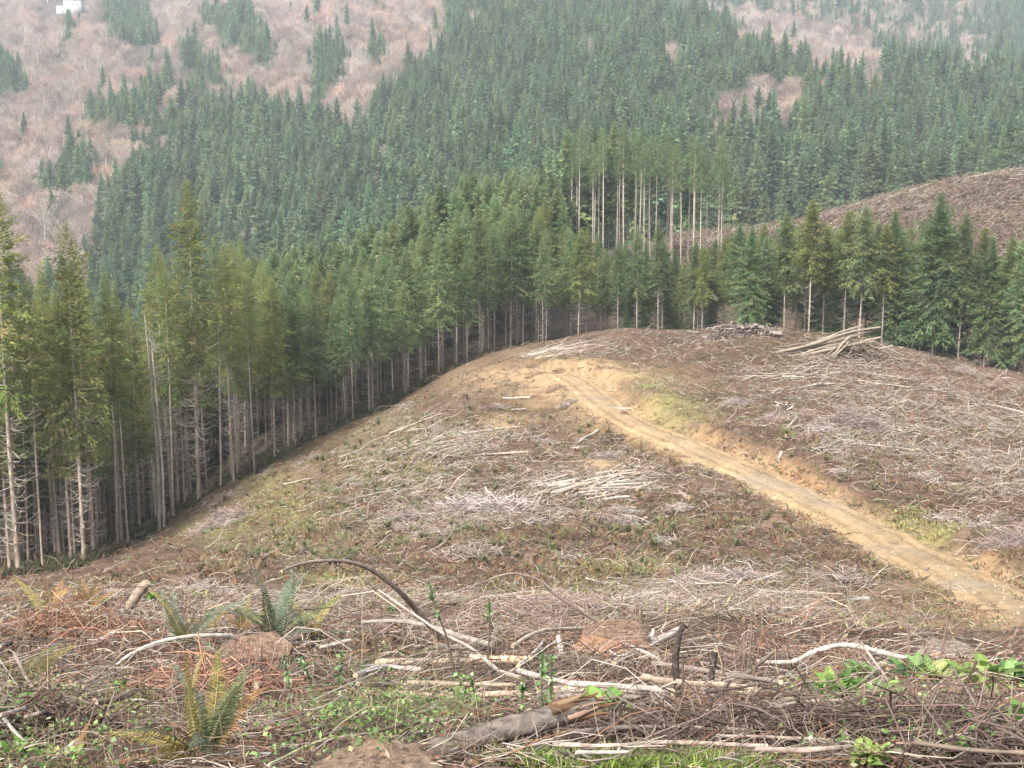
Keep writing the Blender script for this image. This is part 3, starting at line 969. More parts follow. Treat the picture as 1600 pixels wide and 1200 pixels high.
da = dec[np.argsort(pts[dec, 1])]
nal = 0
for i in da:
    if nal >= 90: break
    if not (0 < ppx[i] < 1600): continue
    me = ALD[nal % 3]
    o = obj("bare_tree", me, None, XYZ[i])
    s = ha[i] / 16
    o.scale = (s * 1.1, s * 1.1, s); o.rotation_euler[2] = R.uniform(0, 6)
    left = ppx[i] < 620
    tag(o, "leafless pinkish tree on the lower left far slope" if left else "leafless pinkish tree in a gap of the far conifers", "tree", "bare trees of the left far slope" if left else "bare trees among the far conifers")
    if nal < 3: protoA.append(o)
    used.add(i); nal += 1
sel = np.array([i for i in con if i not in used])
scatter_object("conifer_forest", XYZ[sel], hc[sel], protoF, 24, "dense blue green conifer forest covering the far hillsides")
sel = np.array([i for i in dec if i not in used])
scatter_object("bare_woodland", XYZ[sel], ha[sel], protoA, 16, "pinkish grey leafless woodland on the far slopes")
nf = np.array(near_far)
scatter_object("inner_forest", np.stack([nf[:, 0], nf[:, 1], G(nf[:, 0], nf[:, 1]) - .2], -1), nf[:, 2] * 1.02, protoN, 24, "shaded conifers deep inside the near stands")


px = R.uniform(-60, 1680, 5200)
dd = np.interp(px, EDGE_PX, EDGE_D) + R.exponential(9, 5200) + .3
a_, _ = ray(px, 800 + 0 * px)
P = np.stack([a_ * dd, dd, np.zeros(5200)], -1); P[:, 2] = G(P[:, 0], dd)
P = np.repeat(P, 9, 0) + R.normal(size=(46800, 3)) * np.array([.5, .5, .05])
n = len(P)
D = norm(np.stack([R.normal(size=n) * .8, R.normal(size=n) * .8, np.full(n, .9)], -1))
V, Q = kites(P, D, R.uniform(.25, 1.3, n), R.uniform(.03, .10, n), R, 1.0, .15)
tag(obj("forest_understory", new_mesh("forest_understory", V, Q, None, np.repeat(np.repeat(palette(5200, [(.075, .055, .035), (.06, .075, .03), (.12, .085, .055), (.045, .055, .025), (.16, .13, .10)], [3, 3, 2, 2, 1], R, .2), 9, 0), 4, 0), [m_brush])), "dark ferns, brush and dead limbs on the floor of the near stands", "undergrowth", kind="stuff")


# ------------------------------------------------------------------ snags beside the left stand
def snag(px, pf, ptop, D, r0, label):
    a, _ = ray(px, pf)
    x = a * D
    zf = float(G(x, D))
    h = ray(px, ptop)[1] * D - zf
    root = empty("broken_snag", (x, D, zf))
    sd_ = int(px)
    pts_ = [(0, 0, -.4), (.1, 0, h * .3), (-.15, .1, h * .65), (-.5, .1, h)]
    V, Q, T, cap = tube(pts_, [r0 * 1.2, r0, r0 * .75, r0 * .35], 8, sd_, .03)
    obj("trunk", MB().add(V, Q, T, np.tile((.34, .295, .25), (len(V), 1)) * (1 + .15 * np.random.default_rng(sd_).normal(size=(len(V), 1)))).mesh("snag_trunk", [m_trunk], True), root)
    V, Q, C = limb_parts(h, h * .1, h * .97, 90, 1.9, sd_, .022)
    obj("dead_limb_fringe", MB().add(V, Q, None, C * .75).mesh("snag_limbs", [m_stick]), root)
    tag(root, label, "tree")


snag(250, 842, 492, 139, .13, "pale dead snag with broken top and forked limbs, left of its twin")
snag(257, 838, 520, 140.5, .11, "shorter pale dead snag with broken top, right of its taller twin")


# ------------------------------------------------------------------ slash, brush and logs on the logged slope
def slope_sample(n, regions=None, base=1.0, lo=515, hi=1000, skip_road=0.2, d0=22):
    """ground points spread evenly over the view of the logged spur; regions add density (px, py, rx, ry, weight)"""
    out = []
    tot = 0
    x0, x1 = (-420, 2020) if d0 < 10 else (-170, 1770)
    n = int(n * (x1 - x0) / 1740)
    while tot < n:
        px = R.uniform(x0, x1, 30000); py = R.uniform(lo, hi, 30000)
        w = np.full(30000, base)
        if regions:
            for (bx, by, rx, ry, k) in regions:
                w = np.maximum(w, k * np.exp(-(((px - bx) / rx) ** 2 + ((py - by) / ry) ** 2)))
        k = R.random(30000) < w
        px, py = px[k], py[k]
        P = ground_pts(px, py, d0, 260)
        ok = (P[:, 1] > d0 * 1.02) & (P[:, 1] < np.interp(px, EDGE_PX, EDGE_D) - .5)
        d, sg, _ = road_near(P[:, 0], P[:, 1])
        ok &= (d > RW + skip_road) | (R.random(len(P)) < 0.02)
        soil = np.zeros(len(P))
        for (bx, by, rx, ry) in [(900, 595, 90, 16), (985, 598, 50, 10), (790, 655, 28, 13), (945, 722, 34, 12)]:
            soil = np.maximum(soil, np.exp(-(((px - bx) / rx) ** 2 + ((py - by) / ry) ** 2)))
        ok &= R.random(len(P)) > soil * 0.85
        out.append(P[ok]); tot += ok.sum()
    return np.concatenate(out)[:n]


WOODC = [(0.46, 0.41, 0.36), (0.36, 0.31, 0.27), (0.28, 0.22, 0.18), (0.55, 0.47, 0.37), (0.24, 0.13, 0.085), (0.14, 0.11, 0.09)]
SLASH = [(700, 690, 110, 40, 1.0), (700, 785, 170, 40, 1.0), (930, 755, 120, 32, .9), (1080, 950, 240, 40, .9), (1450, 650, 200, 70, .9), (1320, 570, 160, 35, .9), (860, 545, 120, 14, .8), (1150, 520, 120, 12, 1.0), (1560, 740, 90, 60, .8), (1000, 540, 150, 12, .5), (1120, 890, 150, 25, .5), (480, 960, 420, 30, .6)]
WOODC = [tuple(.74 * v * q for v, q in zip(c, (1, .98, .94))) for c in WOODC]
SLASH += [(1500, 640, 160, 70, 1), (1380, 610, 180, 30, .9), (780, 800, 120, 20, 1), (600, 720, 60, 30, .8), (1080, 960, 200, 25, 1), (1180, 905, 120, 16, .7), (880, 745, 70, 25, 1), (1300, 690, 60, 25, .7)]
P = slope_sample(38000, SLASH, 0.075)
n = len(P)
ang = R.normal(0.3, 1.5, n)
D = slope_dirs(P, ang, R, 0.28)
L = np.clip(R.lognormal(-0.5, 0.55, n), .15, 2.6) * np.clip(.5 + P[:, 1] / 130, .6, 1.3)
V, Q = sticks(P + np.array([0, 0, .05]) + np.abs(R.normal(size=(n, 1))) * np.array([0, 0, .10]), D, L, R.uniform(.007, .026, n) * np.clip(P[:, 1] / 80, .4, 1.4), .28, 3, 4)
C = np.repeat(palette(n, WOODC, [4, 4, 3, 1.4, 1.5, 1.5], R, .2), 12, 0)
tag(obj("slash_litter", new_mesh("slash_litter", V, Q, None, C, [m_stick])), "countless small dead branches and twigs strewn over the logged slope", "slash", kind="stuff")

# dry brush: upright thin blades
P = slope_sample(16000, [(500, 800, 250, 90, .9), (1250, 720, 250, 60, .9), (900, 860, 250, 60, 1.0), (1500, 780, 120, 60, .9), (300, 900, 300, 30, 1)], .45)
P = np.repeat(P, 7, 0) + R.normal(size=(len(P) * 7, 3)) * np.array([.2, .2, .02])
n = len(P)
D = norm(np.stack([R.normal(size=n) * .8, R.normal(size=n) * .8, np.full(n, .8)], -1))
big = np.repeat(R.uniform(.6, 1.5, n // 7), 7) * np.clip(P[:, 1] / 65, .35, 1)
V, Q = kites(P, D, R.uniform(.14, .48, n) * big, R.uniform(.012, .04, n) * big, R, 1.0, .15)
C = palette(n // 7, [(.17, .10, .062), (.115, .082, .06), (.19, .14, .085), (.105, .115, .045), (.17, .075, .04), (.07, .05, .036)], [3, 3, 2, 2.4, 1.5, 2], R, .2)
tag(obj("dry_brush", new_mesh("dry_brush", V, Q, None, np.repeat(C, 28, 0), [m_brush])), "dead brown bracken and weeds covering the logged slope", "brush", kind="stuff")

# patches of grass on the slope
P = slope_sample(7000, [(1025, 620, 30, 20, 1), (1060, 655, 60, 25, .8), (1480, 845, 70, 14, 1), (1430, 820, 60, 16, .8), (960, 885, 90, 14, .8), (880, 930, 60, 14, .7), (540, 905, 60, 10, .6), (1000, 875, 50, 8, .8), (600, 720, 110, 70, .55), (440, 800, 110, 50, .7)], .02)
P = np.repeat(P, 5, 0) + R.normal(size=(len(P) * 5, 3)) * np.array([.2, .2, .02])
n = len(P)
D = norm(np.stack([R.normal(size=n) * .6, R.normal(size=n) * .6, np.full(n, 1.)], -1))
V, Q = kites(P, D, R.uniform(.1, .35, n), R.uniform(.008, .02, n), R, 1.0, .15)
C = palette(n, [(.27, .26, .09), (.20, .24, .07), (.36, .31, .15)], [2, 2, 2], R, .2)
tag(obj("slope_grass", new_mesh("slope_grass", V, Q, None, np.repeat(C, 4, 0), [m_brush])), "short yellowish grass in patches on the logged slope", "grass", kind="stuff")


def log_mesh(name, L, r0, r1, seed, bark, end=(.36, .26, .16), sides=9, bend=.02, rough=.03, mats=None):
    r = np.random.default_rng(seed)
    pts_ = np.array([(0, 0, 0), (L * .35, r.normal() * bend * L, r.normal() * bend * L * .4), (L * .7, r.normal() * bend * L, r.normal() * bend * L * .4), (L, 0, 0)])
    V, Q, T, cap = tube(pts_, [r0, (r0 * 2 + r1) / 3, (r0 + 2 * r1) / 3, r1], sides, seed, rough)
    C = np.where(cap[:, None], np.array(end)[None], np.asarray(bark)[None] * (1 + .14 * r.normal(size=(len(V), 1))))
    return MB().add(V, Q, T, np.clip(C, .01, .9)).mesh(name, mats or [m_stick], True)


def lay(o, A, B):
    """lay a log that runs along its +X from A towards B"""
    d = Vector(B) - Vector(A)
    o.location = A
    o.rotation_euler = d.to_track_quat('X', 'Z').to_euler()
    return o


LOGC = [(.33, .295, .25), (.27, .23, .19), (.36, .31, .245), (.22, .18, .15)]
log_bank = {}
def a_log(A, B, r0, label, group, seed, taper=.6, cat="log", name="log", colr=None):
    A = np.asarray(A); B = np.asarray(B)
    L = float(np.linalg.norm(B - A))
    c = LOGC[seed % 4] if colr is None else colr
    o = obj(name, log_mesh(name, L, r0, r0 * taper, seed, c))
    lay(o, A, B)
    return tag(o, label, cat, group)


# single poles one can point at (pixel ends), resting on the ground
POLES = [((742, 672), (694, 712), .10, "pale peeled pole pointing at the left end of the grey windrow on the left shoulder"), ((655, 688), (528, 748), .09, "longest thin pole lying down the ferny left flank"), ((828, 621), (786, 626), .13, "short thick whitish log on the bare soil left of the road bend"),
         ((800, 640), (822, 638), .12, "small light log below the whitish log beside the orange scar"), ((935, 672), (905, 690), .12, "short stub of log leaning by the road fork"), ((950, 638), (985, 648), .13, "blunt light log at the lower side of the road fork"),
         ((905, 700), (745, 688), .08, "long thin whitish pole lying level below the landing"), ((915, 720), (820, 718), .08, "thin pale pole just below the long level one"), ((1022, 732), (972, 722), .13, "upper short log in the stack left of the road"), ((1030, 742), (968, 736), .13, "lower short log in the stack left of the road"),
         ((1246, 652), (1228, 680), .12, "stubby pale log standing out on the brown bank above the road"), ((1076, 778), (1062, 768), .16, "short thick cut log lying left of the road's middle"), ((1358, 935), (1322, 950), .08, "white stick lying in the brown litter below the road"), ((1222, 706), (1215, 722), .14, "small upright split chunk on the cut bank"),
         ((1600, 645), (1540, 622), .11, "pale log at the right picture edge among grey slash"), ((1465, 880), (1440, 893), .07, "thin stick on the road's lower verge")]
for k, (p, q, r0, lab) in enumerate(POLES):
    A, B = on(*p, lift=.12), on(*q, lift=.12)
    if abs(p[0] - q[0]) > 2 * abs(p[1] - q[1]):
        yb = A[1] + np.clip(B[1] - A[1], -.5, .5) * min(1, abs(A[0] - B[0]))
        xb = ray(q[0], q[1])[0] * yb
        B = np.array([xb, yb, float(G(xb, yb)) + .12])
    a_log(A, B, r0, lab, None, 700 + k, .75)

# windrows of poles: (centre px, py, spread x, spread y, count, mean angle, length m, radius, words)
WIND = [(935, 760, 62, 15, 52, 0.5, 4.0, .085, "pale pole in the jackstrawed heap left of the road"), (690, 690, 70, 26, 36, .75, 4.5, .06, "thin grey pole in the windrow on the left shoulder"), (850, 545, 80, 9, 18, .2, 4.5, .06, "weathered pole in the slash along the left crest"),
        (1240, 585, 60, 20, 20, .2, 4.5, .07, "light pole scattered in front of the log pile"), (1450, 660, 130, 50, 18, .3, 4.0, .06, "grey pole among the slash on the right slope"), (1100, 935, 200, 25, 16, .2, 2.4, .04, "whitened branch in the slash below the brown slope"), (620, 780, 80, 30, 14, .3, 3.5, .05, "silvery branch in the tangle in the middle of the slope")]
sd_ = 800
for (bx, by, sx, sy, cnt, am, Lm, r0, lab) in WIND:
    done = 0
    while done < cnt:
        px = bx + R.normal() * sx * .6; py = by + R.normal() * sy * .6
        P = ground_pts([px], [py], 24, 260)[0]
        if P[1] > np.interp(px, EDGE_PX, EDGE_D) - 1: continue
        if road_near(P[0:1], P[1:2])[0][0] < RW + .5: continue
        an = am + R.normal() * .45
        L = Lm * R.uniform(.5, 1.35)
        d = np.array([math.cos(an), math.sin(an)]) * L / 2
        A = np.array([P[0] - d[0], P[1] - d[1], 0]); B = np.array([P[0] + d[0], P[1] + d[1], 0])
        A[2] = G(A[0], A[1]) + R.uniform(.06, .4); B[2] = G(B[0], B[1]) + R.uniform(.06, .5)
        a_log(A, B, r0 * R.uniform(.7, 1.3), lab, "poles: " + lab, sd_, .65)
        sd_ += 1; done += 1

# the log pile on the knoll: long peeled logs fanned from lower left to upper right over a dark brush heap
pc = on(1318, 556)
D0 = float(pc[1])
def pp(px, py, dd=0.0):
    return P3(px, py, D0 + dd)
PILE = [((1212, 551), (1376, 511), .15, 0), ((1222, 556), (1362, 517), .14, .5), ((1228, 549), (1348, 508), .11, 1), ((1240, 558), (1376, 527), .16, -.4), ((1205, 557), (1340, 524), .13, .2), ((1234, 562), (1360, 529), .12, .8), ((1216, 559), (1330, 535), .12, -.7),
        ((1250, 553), (1378, 526), .11, 1.4), ((1294, 562), (1330, 524), .14, -1.2), ((1298, 564), (1326, 535), .12, -1.6), ((1285, 560), (1322, 530), .11, -1), ((1366, 534), (1412, 556), .10, .6), ((1352, 536), (1398, 560), .10, .2), ((1345, 536), (1366, 562), .09, -1.2), ((1290, 544), (1368, 533), .10, .5), ((1262, 548), (1350, 538), .11, -.2),
        ((1190, 546), (1292, 533), .09, 1.6), ((1258, 545), (1316, 517), .09, 1.2), ((1226, 552), (1352, 514), .12, .9), ((1336, 540), (1318, 566), .09, -1.5), ((1372, 545), (1395, 540), .10, -.6)]
for k, (p, q, r0, dd) in enumerate(PILE):
    a_log(pp(*p, dd), pp(*q, dd), r0, "pale peeled log in the big log pile on top of the knoll", "logs of the big pile", 1000 + k, .72, colr=[(.20, .165, .125), (.14, .115, .088), (.24, .20, .155)][k % 3])


def brush_heap(c, w, dpt, h, n, seed, label, cols, rr=(.02, .06), Lr=(.8, 2.4)):
    r = np.random.default_rng(seed)
    a = r.uniform(0, 6.283, n); q = np.sqrt(r.random(n))
    P = np.stack([c[0] + np.cos(a) * q * w, c[1] + np.sin(a) * q * dpt, np.zeros(n)], -1)
    P[:, 2] = G(P[:, 0], P[:, 1]) + h * (1 - q ** 2) * r.random(n)
    b = r.uniform(0, 6.283, n); e = r.normal(size=n) * .35
    D = np.stack([np.cos(b) * np.cos(e), np.sin(b) * np.cos(e), np.sin(e)], -1)
    L = r.uniform(*Lr, n)
    V, Q = sticks(P - D * L[:, None] / 2, D, L, r.uniform(*rr, n), .15, 4, 4, r)
    C = np.repeat(palette(n, cols, [1] * len(cols), r, .2), 16, 0)
    o = obj("brush_heap", new_mesh("brush_heap", V - np.array(c), Q, None, C, [m_stick]), None, tuple(c))
    return tag(o, label, "brush heap")


DARKB = [(.10, .075, .055), (.16, .12, .09), (.24, .19, .15), (.07, .05, .04)]
GREYB = [(.22, .17, .145), (.32, .26, .23), (.14, .10, .085), (.26, .20, .18)]
brush_heap(on(1345, 560), 3.6, 1.6, 2.2, 420, 41, "dark root and branch heap under the big log pile", DARKB)
brush_heap(on(1335, 672), 3.0, 1.8, 2.1, 1100, 42, "grey twiggy brush mound on the right slope above the road", GREYB, (.008, .03))
brush_heap(on(345, 822), 2.4, 1.5, 1.2, 500, 43, "grey brush mound at the foot of the left stand", GREYB, (.008, .03))
brush_heap(on(705, 725), 1.0, .8, .9, 200, 44, "small dark root clump on the left shoulder below the grey windrow", DARKB, (.02, .05), (.4, 1.2))
brush_heap(on(955, 690), 1.3, .9, .7, 220, 45, "dark brush clump by the lower side of the road fork", DARKB, (.01, .03), (.4, 1.2))
brush_heap(on(1590, 860), 1.8, 1.4, 1.3, 450, 46, "grey brush mound on the bank at the right picture edge", GREYB, (.006, .02))
brush_heap(on(1225, 640), .8, .6, .8, 120, 47, "upturned root with whitish prongs on the bank above the road", DARKB + [(.5, .45, .38)], (.03, .07), (.3, 1.0))
brush_heap(on(640, 815), 1.5, 1.0, .7, 300, 48, "low grey tangle in the middle of the slope", GREYB, (.01, .03), (.5, 1.8))
brush_heap(on(760, 795), 3.4, 1.6, .7, 900, 49, "wide silvery tangle of limbs across the middle of the slope", [(.42, .36, .33), (.30, .25, .23), (.5, .44, .40), (.16, .12, .11)], (.01, .035), (.6, 2.4))

# root chunks and short bolts along the crest
c0 = on(1150, 522)
brush_heap(on(1155, 522), 4.2, 1.3, 1.3, 380, 50, 'heap of grey chunks and roots along the crest behind the dark knoll top', [(.19, .16, .135), (.13, .10, .085), (.08, .06, .05), (.24, .21, .185)], (.03, .10), (.3, 1.3))
for k in range(70):
    px = R.uniform(985, 1222) if k < 30 else R.normal(1155, 30); t = (px - 985) / 237
    P = on(px, np.interp(px, [985, 1100, 1150, 1222], [520, 518, 518, 530]), .1)
    an = R.uniform(-.6, .6); L = R.uniform(.4, 1.7)
    d = np.array([math.cos(an), math.sin(an) * .6, R.uniform(-.12, .2)]) * L
    P[2] += R.random() * 1.25 * math.exp(-((px - 1160) / 55) ** 2)
    a_log(P, P + d, R.uniform(.07, .2), "short grey bolt in the low chunk heap along the crest of the knoll", "bolts along the crest", 1100 + k, .85, name="wood_chunk", cat="wood chunk", colr=[(.14, .118, .10), (.095, .077, .063), (.19, .165, .145), (.07, .052, .042)][k % 4])


def stump(P, r, h, seed, label, group=None, colr=(.13, .085, .06), face=(.19, .125, .085), tilt=(0, 0), parts=True):
    q = np.random.default_rng(seed)
    n = 28
    th = np.arange(n) / n * 6.2832
    lob = 1 + .09 * np.sin(th * 3 + q.random() * 6) + .05 * np.sin(th * 5 + q.random() * 6) + .012 * q.normal(size=n)
    zs = np.array([-.35, 0.0, .25, .7, 1.0]) * h
    fl = np.array([1.75, 1.42, 1.16, 1.02, 1.0])
    V = np.stack([np.stack([np.cos(th) * r * f * (1 + (lob - 1) * (1 + 1.5 * (f - 1) / .4)), np.sin(th) * r * f * (1 + (lob - 1) * (1 + 1.5 * (f - 1) / .4)), np.full(n, z)], -1) for f, z in zip(fl, zs)])
    for k_, dz in ((0, -.06), (1, .01)):      # the flared foot follows the slope
        V[k_, :, 2] = np.minimum(G(P[0] + V[k_, :, 0], P[1] + V[k_, :, 1]) - P[2] + dz, h * .5)
    V[-1, :, 2] += .035 * r * q.normal(size=n) + tilt[0] * V[-1, :, 0] + tilt[1] * V[-1, :, 1]
    i, j = np.meshgrid(np.arange(4), np.arange(n), indexing='ij')
    Q = np.stack([i * n + j, i * n + (j + 1) % n, (i + 1) * n + (j + 1) % n, (i + 1) * n + j], -1).reshape(-1, 4)
    root = empty("tree_stump", P, q.random() * .2)
    Vb = V.reshape(-1, 3)
    C = np.asarray(colr)[None] * (1 + .25 * q.normal(size=(len(Vb), 1)))
    obj("bark_side", MB().add(Vb, Q, None, np.clip(C, .02, .8)).mesh("stump_side", [m_bark], True), root)
    rings = 16
    R_ = [V[-1] * np.array([1, 1, 1])]
    for k in range(1, rings):
        f = 1 - k / rings
        w = V[-1].copy(); w[:, :2] *= f
        w[:, 2] = h + (V[-1][:, 2] - h) * f + .008 * r * q.normal(size=n) + .008
        R_.append(w)
    W = np.concatenate(R_ + [np.array([[0, 0, h + .008]])])
    i, j = np.meshgrid(np.arange(rings - 1), np.arange(n), indexing='ij')
    Q = np.stack([i * n + j, i * n + (j + 1) % n, (i + 1) * n + (j + 1) % n, (i + 1) * n + j], -1).reshape(-1, 4)
    T = [((rings - 1) * n + a, (rings - 1) * n + (a + 1) % n, rings * n) for a in range(n)]
    rr = np.hypot(W[:, 0], W[:, 1]) / r
    C = np.asarray(face)[None] * .62 * (1 + .16 * np.sin(rr * 26)[:, None] + .14 * q.normal(size=(len(W), 1)))
    C[rr > .93] *= .72
    W[:, 2] += .004
    nk = 70
    ck = q.uniform(0, 6.283, nk); cr_ = np.sqrt(q.random(nk)) * r * .95
    obj("cut_face", MB().add(W, Q, T, np.clip(C, .02, .9)).add(*kites(np.stack([np.cos(ck) * cr_, np.sin(ck) * cr_, np.full(nk, h + .014)], -1), norm(q.normal(size=(nk, 3)) * np.array([1, 1, .04])), q.uniform(.05, .28, nk) * r, q.uniform(.012, .05, nk) * r, q, .12), None, np.repeat(palette(nk, [(.20, .135, .085), (.07, .04, .026), (.28, .215, .155), (.12, .068, .042)], [2, 3, 1, 2], q), 4, 0)).mesh("stump_face", [m_cut]), root)
    return tag(root, label, "stump", group)


for (px, py, r, h, lab) in [(724, 628, .38, .8, "dark stump on the left shoulder below the crest slash"), (752, 596, .3, .35, "low stump beside the soil scar left of the landing"), (1427, 655, .42, .6, "rust brown stump on the right slope right of the grey brush mound"), (1298, 632, .3, .35, "small stump uphill of the twiggy mound on the right"), (1535, 672, .32, .7, "dark stump near the right picture edge among grey slash"),
                            (1295, 905, .36, .7, "dark stump standing below the road on the brown slope"), (1160, 790, .3, .3, "low stump at the road's lower verge"), (470, 768, .4, .5, "reddish stump on the ferny left flank"), (690, 830, .3, .4, "stump in the brush below the silvery tangle"), (975, 650, .3, .4, "stump by the road fork"),
                            (660, 640, .3, .5, "stump on the edge of the left flank near the trees"), (1110, 600, .35, .4, "stump on the dark soil of the knoll top"), (1040, 905, .3, .35, "stump in the grassy hollow left of the white slash"), (855, 700, .3, .4, "stump below the orange scar"), (1390, 740, .3, .4, "stump on the bank above the road's middle"), (580, 860, .3, .4, "stump low on the slope among ferns")]:
    P = on(px, py)
    stump(tuple(P), r, h, int(px), lab, colr=(.12, .075, .05))


q_ = slope_sample(34, None, 1.0, 560, 930, .8, 30)
for k, p in enumerate(q_):
    stump(tuple(p), R.uniform(.2, .36), R.uniform(.25, .6), 4000 + k, "weathered low stump among the brush of the logged slope", "stumps of the logged slope", colr=(.13, .085, .06))
q_ = slope_sample(96, [(1400, 650, 200, 80, 1), (640, 720, 150, 80, 1), (1250, 720, 200, 50, 1)], .4, 545, 930, 1.2, 30)
for k, p in enumerate(q_):
    w_ = R.uniform(.6, 1.7)
    if k % 2:
        brush_heap(p, w_, w_ * .6, w_ * .5, int(170 * w_), 4100 + k, "low brown brush clump on the logged slope", [(.15, .10, .07), (.20, .125, .08), (.10, .075, .055), (.13, .12, .055)], (.006, .018), (.25, .8))
    else:
        brush_heap(p, w_, w_ * .6, w_ * .45, int(130 * w_), 4100 + k, "grey heap of dead limbs on the logged slope", GREYB + [(.34, .30, .27)], (.008, .028), (.4, 1.5))
    bpy.context.scene.collection.objects[-1]["group"] = "brush clumps of the slope" if k % 2 else "limb heaps of the slope"

# loose stones on the road
k = R.integers(0, 119, 2600)
of = R.normal(size=2600) * RW * .8
P = np.stack([RX[k] + _ty[k] * of + R.normal(size=2600) * .3, RY[k] - _tx[k] * of + R.normal(size=2600) * .3, np.zeros(2600)], -1)
P[:, 2] = np.maximum(G(P[:, 0], P[:, 1]), np.where(np.abs(of) < RW * .9, RZ[k] + .03, -99)) + .02
D = norm(R.normal(size=(2600, 3)) + np.array([0, 0, .2]))
V, Q = sticks(P, D, R.uniform(.03, .10, 2600), R.uniform(.02, .05, 2600), .1, 5, 3, R, .4)
tag(obj("road_stones", new_mesh("road_stones", V, Q, None, np.repeat(palette(2600, [(.30, .23, .15), (.38, .31, .22), (.24, .18, .12)], [2, 1, 1], R, .2), 15, 0), [m_stick])), "loose stones and clods scattered along the dirt road", "stones", kind="stuff")


# ------------------------------------------------------------------ ferns
def frond(L, W, n, curl, seed, cols, lift=1.2):
    """a single arching frond growing from the origin along +Y and up"""
    r = np.random.default_rng(seed)
    s = np.linspace(0, 1, n)
    ang = lift - curl * s ** 1.4
    dy = np.cos(ang); dz = np.sin(ang)
    y = np.concatenate([[0], np.cumsum((dy[:-1] + dy[1:]) / 2)]) * L / (n - 1)
    z = np.concatenate([[0], np.cumsum((dz[:-1] + dz[1:]) / 2)]) * L / (n - 1)
    side = r.normal() * .10 * L
    C_ = np.stack([side * s ** 2, y, z], -1)
    t = norm(np.gradient(C_, axis=0))
    x = np.tile([1.0, 0, 0], (n, 1))
    nrm = np.cross(x, t)
    mb = MB()
    V, Q, T, _ = tube(C_[:: max(1, n // 6)], [.006 * L + .0015, .001], 4, seed, caps=False)
    mb.add(V, Q, T, np.array(cols[-1]))
    k0 = max(1, int(n * .1))
    w = W * np.clip(s * 5, 0, 1) ** .5 * np.clip((1 - s) * 1.6, 0, 1) ** .7 * (1 - .25 * s) + .004
    for sd2 in (-1, 1):
        D = norm(x * sd2 + t * .30 + nrm * r.uniform(-.08, .16, (n, 1)))
        ln = w * r.uniform(.85, 1.1, n)
        hw = np.full(n, L / n * .46)
        P = C_; lat = norm(np.cross(D, nrm))
        m_ = P + D * (ln * .3)[:, None]; tip = P + D * ln[:, None] - np.array([0, 0, 1]) * (ln * .12)[:, None]
        V = np.stack([P, m_ + lat * hw[:, None], tip, m_ - lat * hw[:, None]], 1)[k0:].reshape(-1, 3)
        c = palette(n - k0, cols[:-1], [1] * (len(cols) - 1), r, .15)
        mb.add(V, np.arange(len(V)).reshape(-1, 4), None, np.repeat(c, 4, 0))
    return mb


FGREEN = [(.095, .125, .050), (.120, .140, .055), (.085, .105, .050), (.20, .18, .08)]
FGREY = [(.11, .15, .10), (.13, .17, .11), (.09, .12, .08), (.20, .19, .12)]
FOLIVE = [(.22, .18, .045), (.17, .16, .045), (.26, .20, .06), (.30, .24, .10)]
FRUST = [(.30, .155, .06), (.24, .13, .05), (.34, .20, .08), (.25, .15, .08)]


def fern(px, py, hgt, nf, kinds, seed, label, lift=.02, spread=1.0, n=34, flat=1.0):
    r = np.random.default_rng(seed)
    P = on(px, py, lift)
    root = empty("sword_fern", P)
    for k in range(nf):
        cols = kinds[k % len(kinds)]
        L = hgt * r.uniform(.8, 1.15)
        mb = frond(L, hgt * .15, n, r.uniform(.45, 1.2) * spread, seed * 50 + k, cols, r.uniform(.8, 1.3) * flat)
        o = obj("frond", mb.mesh("frond", [m_frond]), root)
        o.rotation_mode = 'ZXY'
        o.rotation_euler = (r.uniform(-.1, .1), r.normal() * .55, k / nf * 6.283 + r.uniform(-.3, .3))
    return tag(root, label, "fern")


# small ferns over the slope: copies of three clumps
def clump(seed, cols, nf=15, h=.62):
    r = np.random.default_rng(seed)
    out = MB()
    for k in range(nf):
        mb = frond(h * r.uniform(.7, 1.2), h * .15, 10, r.uniform(.6, 1.3), seed * 40 + k, cols, r.uniform(.9, 1.4))
        a = r.uniform(0, 6.283); ca, sa = math.cos(a), math.sin(a)
        for V, C in zip(mb.V, mb.C):
            pass
        V = np.concatenate(mb.V); C = np.concatenate(mb.C); Q = np.concatenate(mb.Q)
        W = V.copy(); W[:, 0] = V[:, 0] * ca - V[:, 1] * sa; W[:, 1] = V[:, 0] * sa + V[:, 1] * ca
        out.add(W, Q, None, C)
    return out.mesh("fern_clump", [m_frond])


CL = [clump(1, FGREEN), clump(2, [(.08, .105, .05), (.10, .12, .055), (.12, .12, .05), (.2, .18, .09)]), clump(3, [(.15, .15, .06), (.11, .13, .05), (.2, .16, .07), (.2, .16, .08)]), clump(4, [(.26, .15, .07), (.2, .13, .07), (.17, .14, .06), (.2, .15, .08)], 13)]
FERNS = [(560, 790, 150, 70, 120, "dark green fern clump on the lower left flank", "ferns of the left flank"), (620, 700, 90, 45, 62, "green fern clump high on the left flank", "ferns high on the left flank"), (950, 850, 130, 40, 46, "dark green fern clump on the slope below the road", "ferns below the road"), (1280, 740, 140, 40, 36, "olive fern clump on the bank above the road", "ferns on the bank"), (420, 855, 120, 25, 30, "fern clump in the hollow under the left stand", "ferns in the hollow"), (820, 690, 100, 40, 18, "fern clump on the shoulder under the landing", "ferns under the landing"), (1090, 840, 120, 50, 18, "brownish fern clump on the brown slope left of the road", "ferns left of the road")]
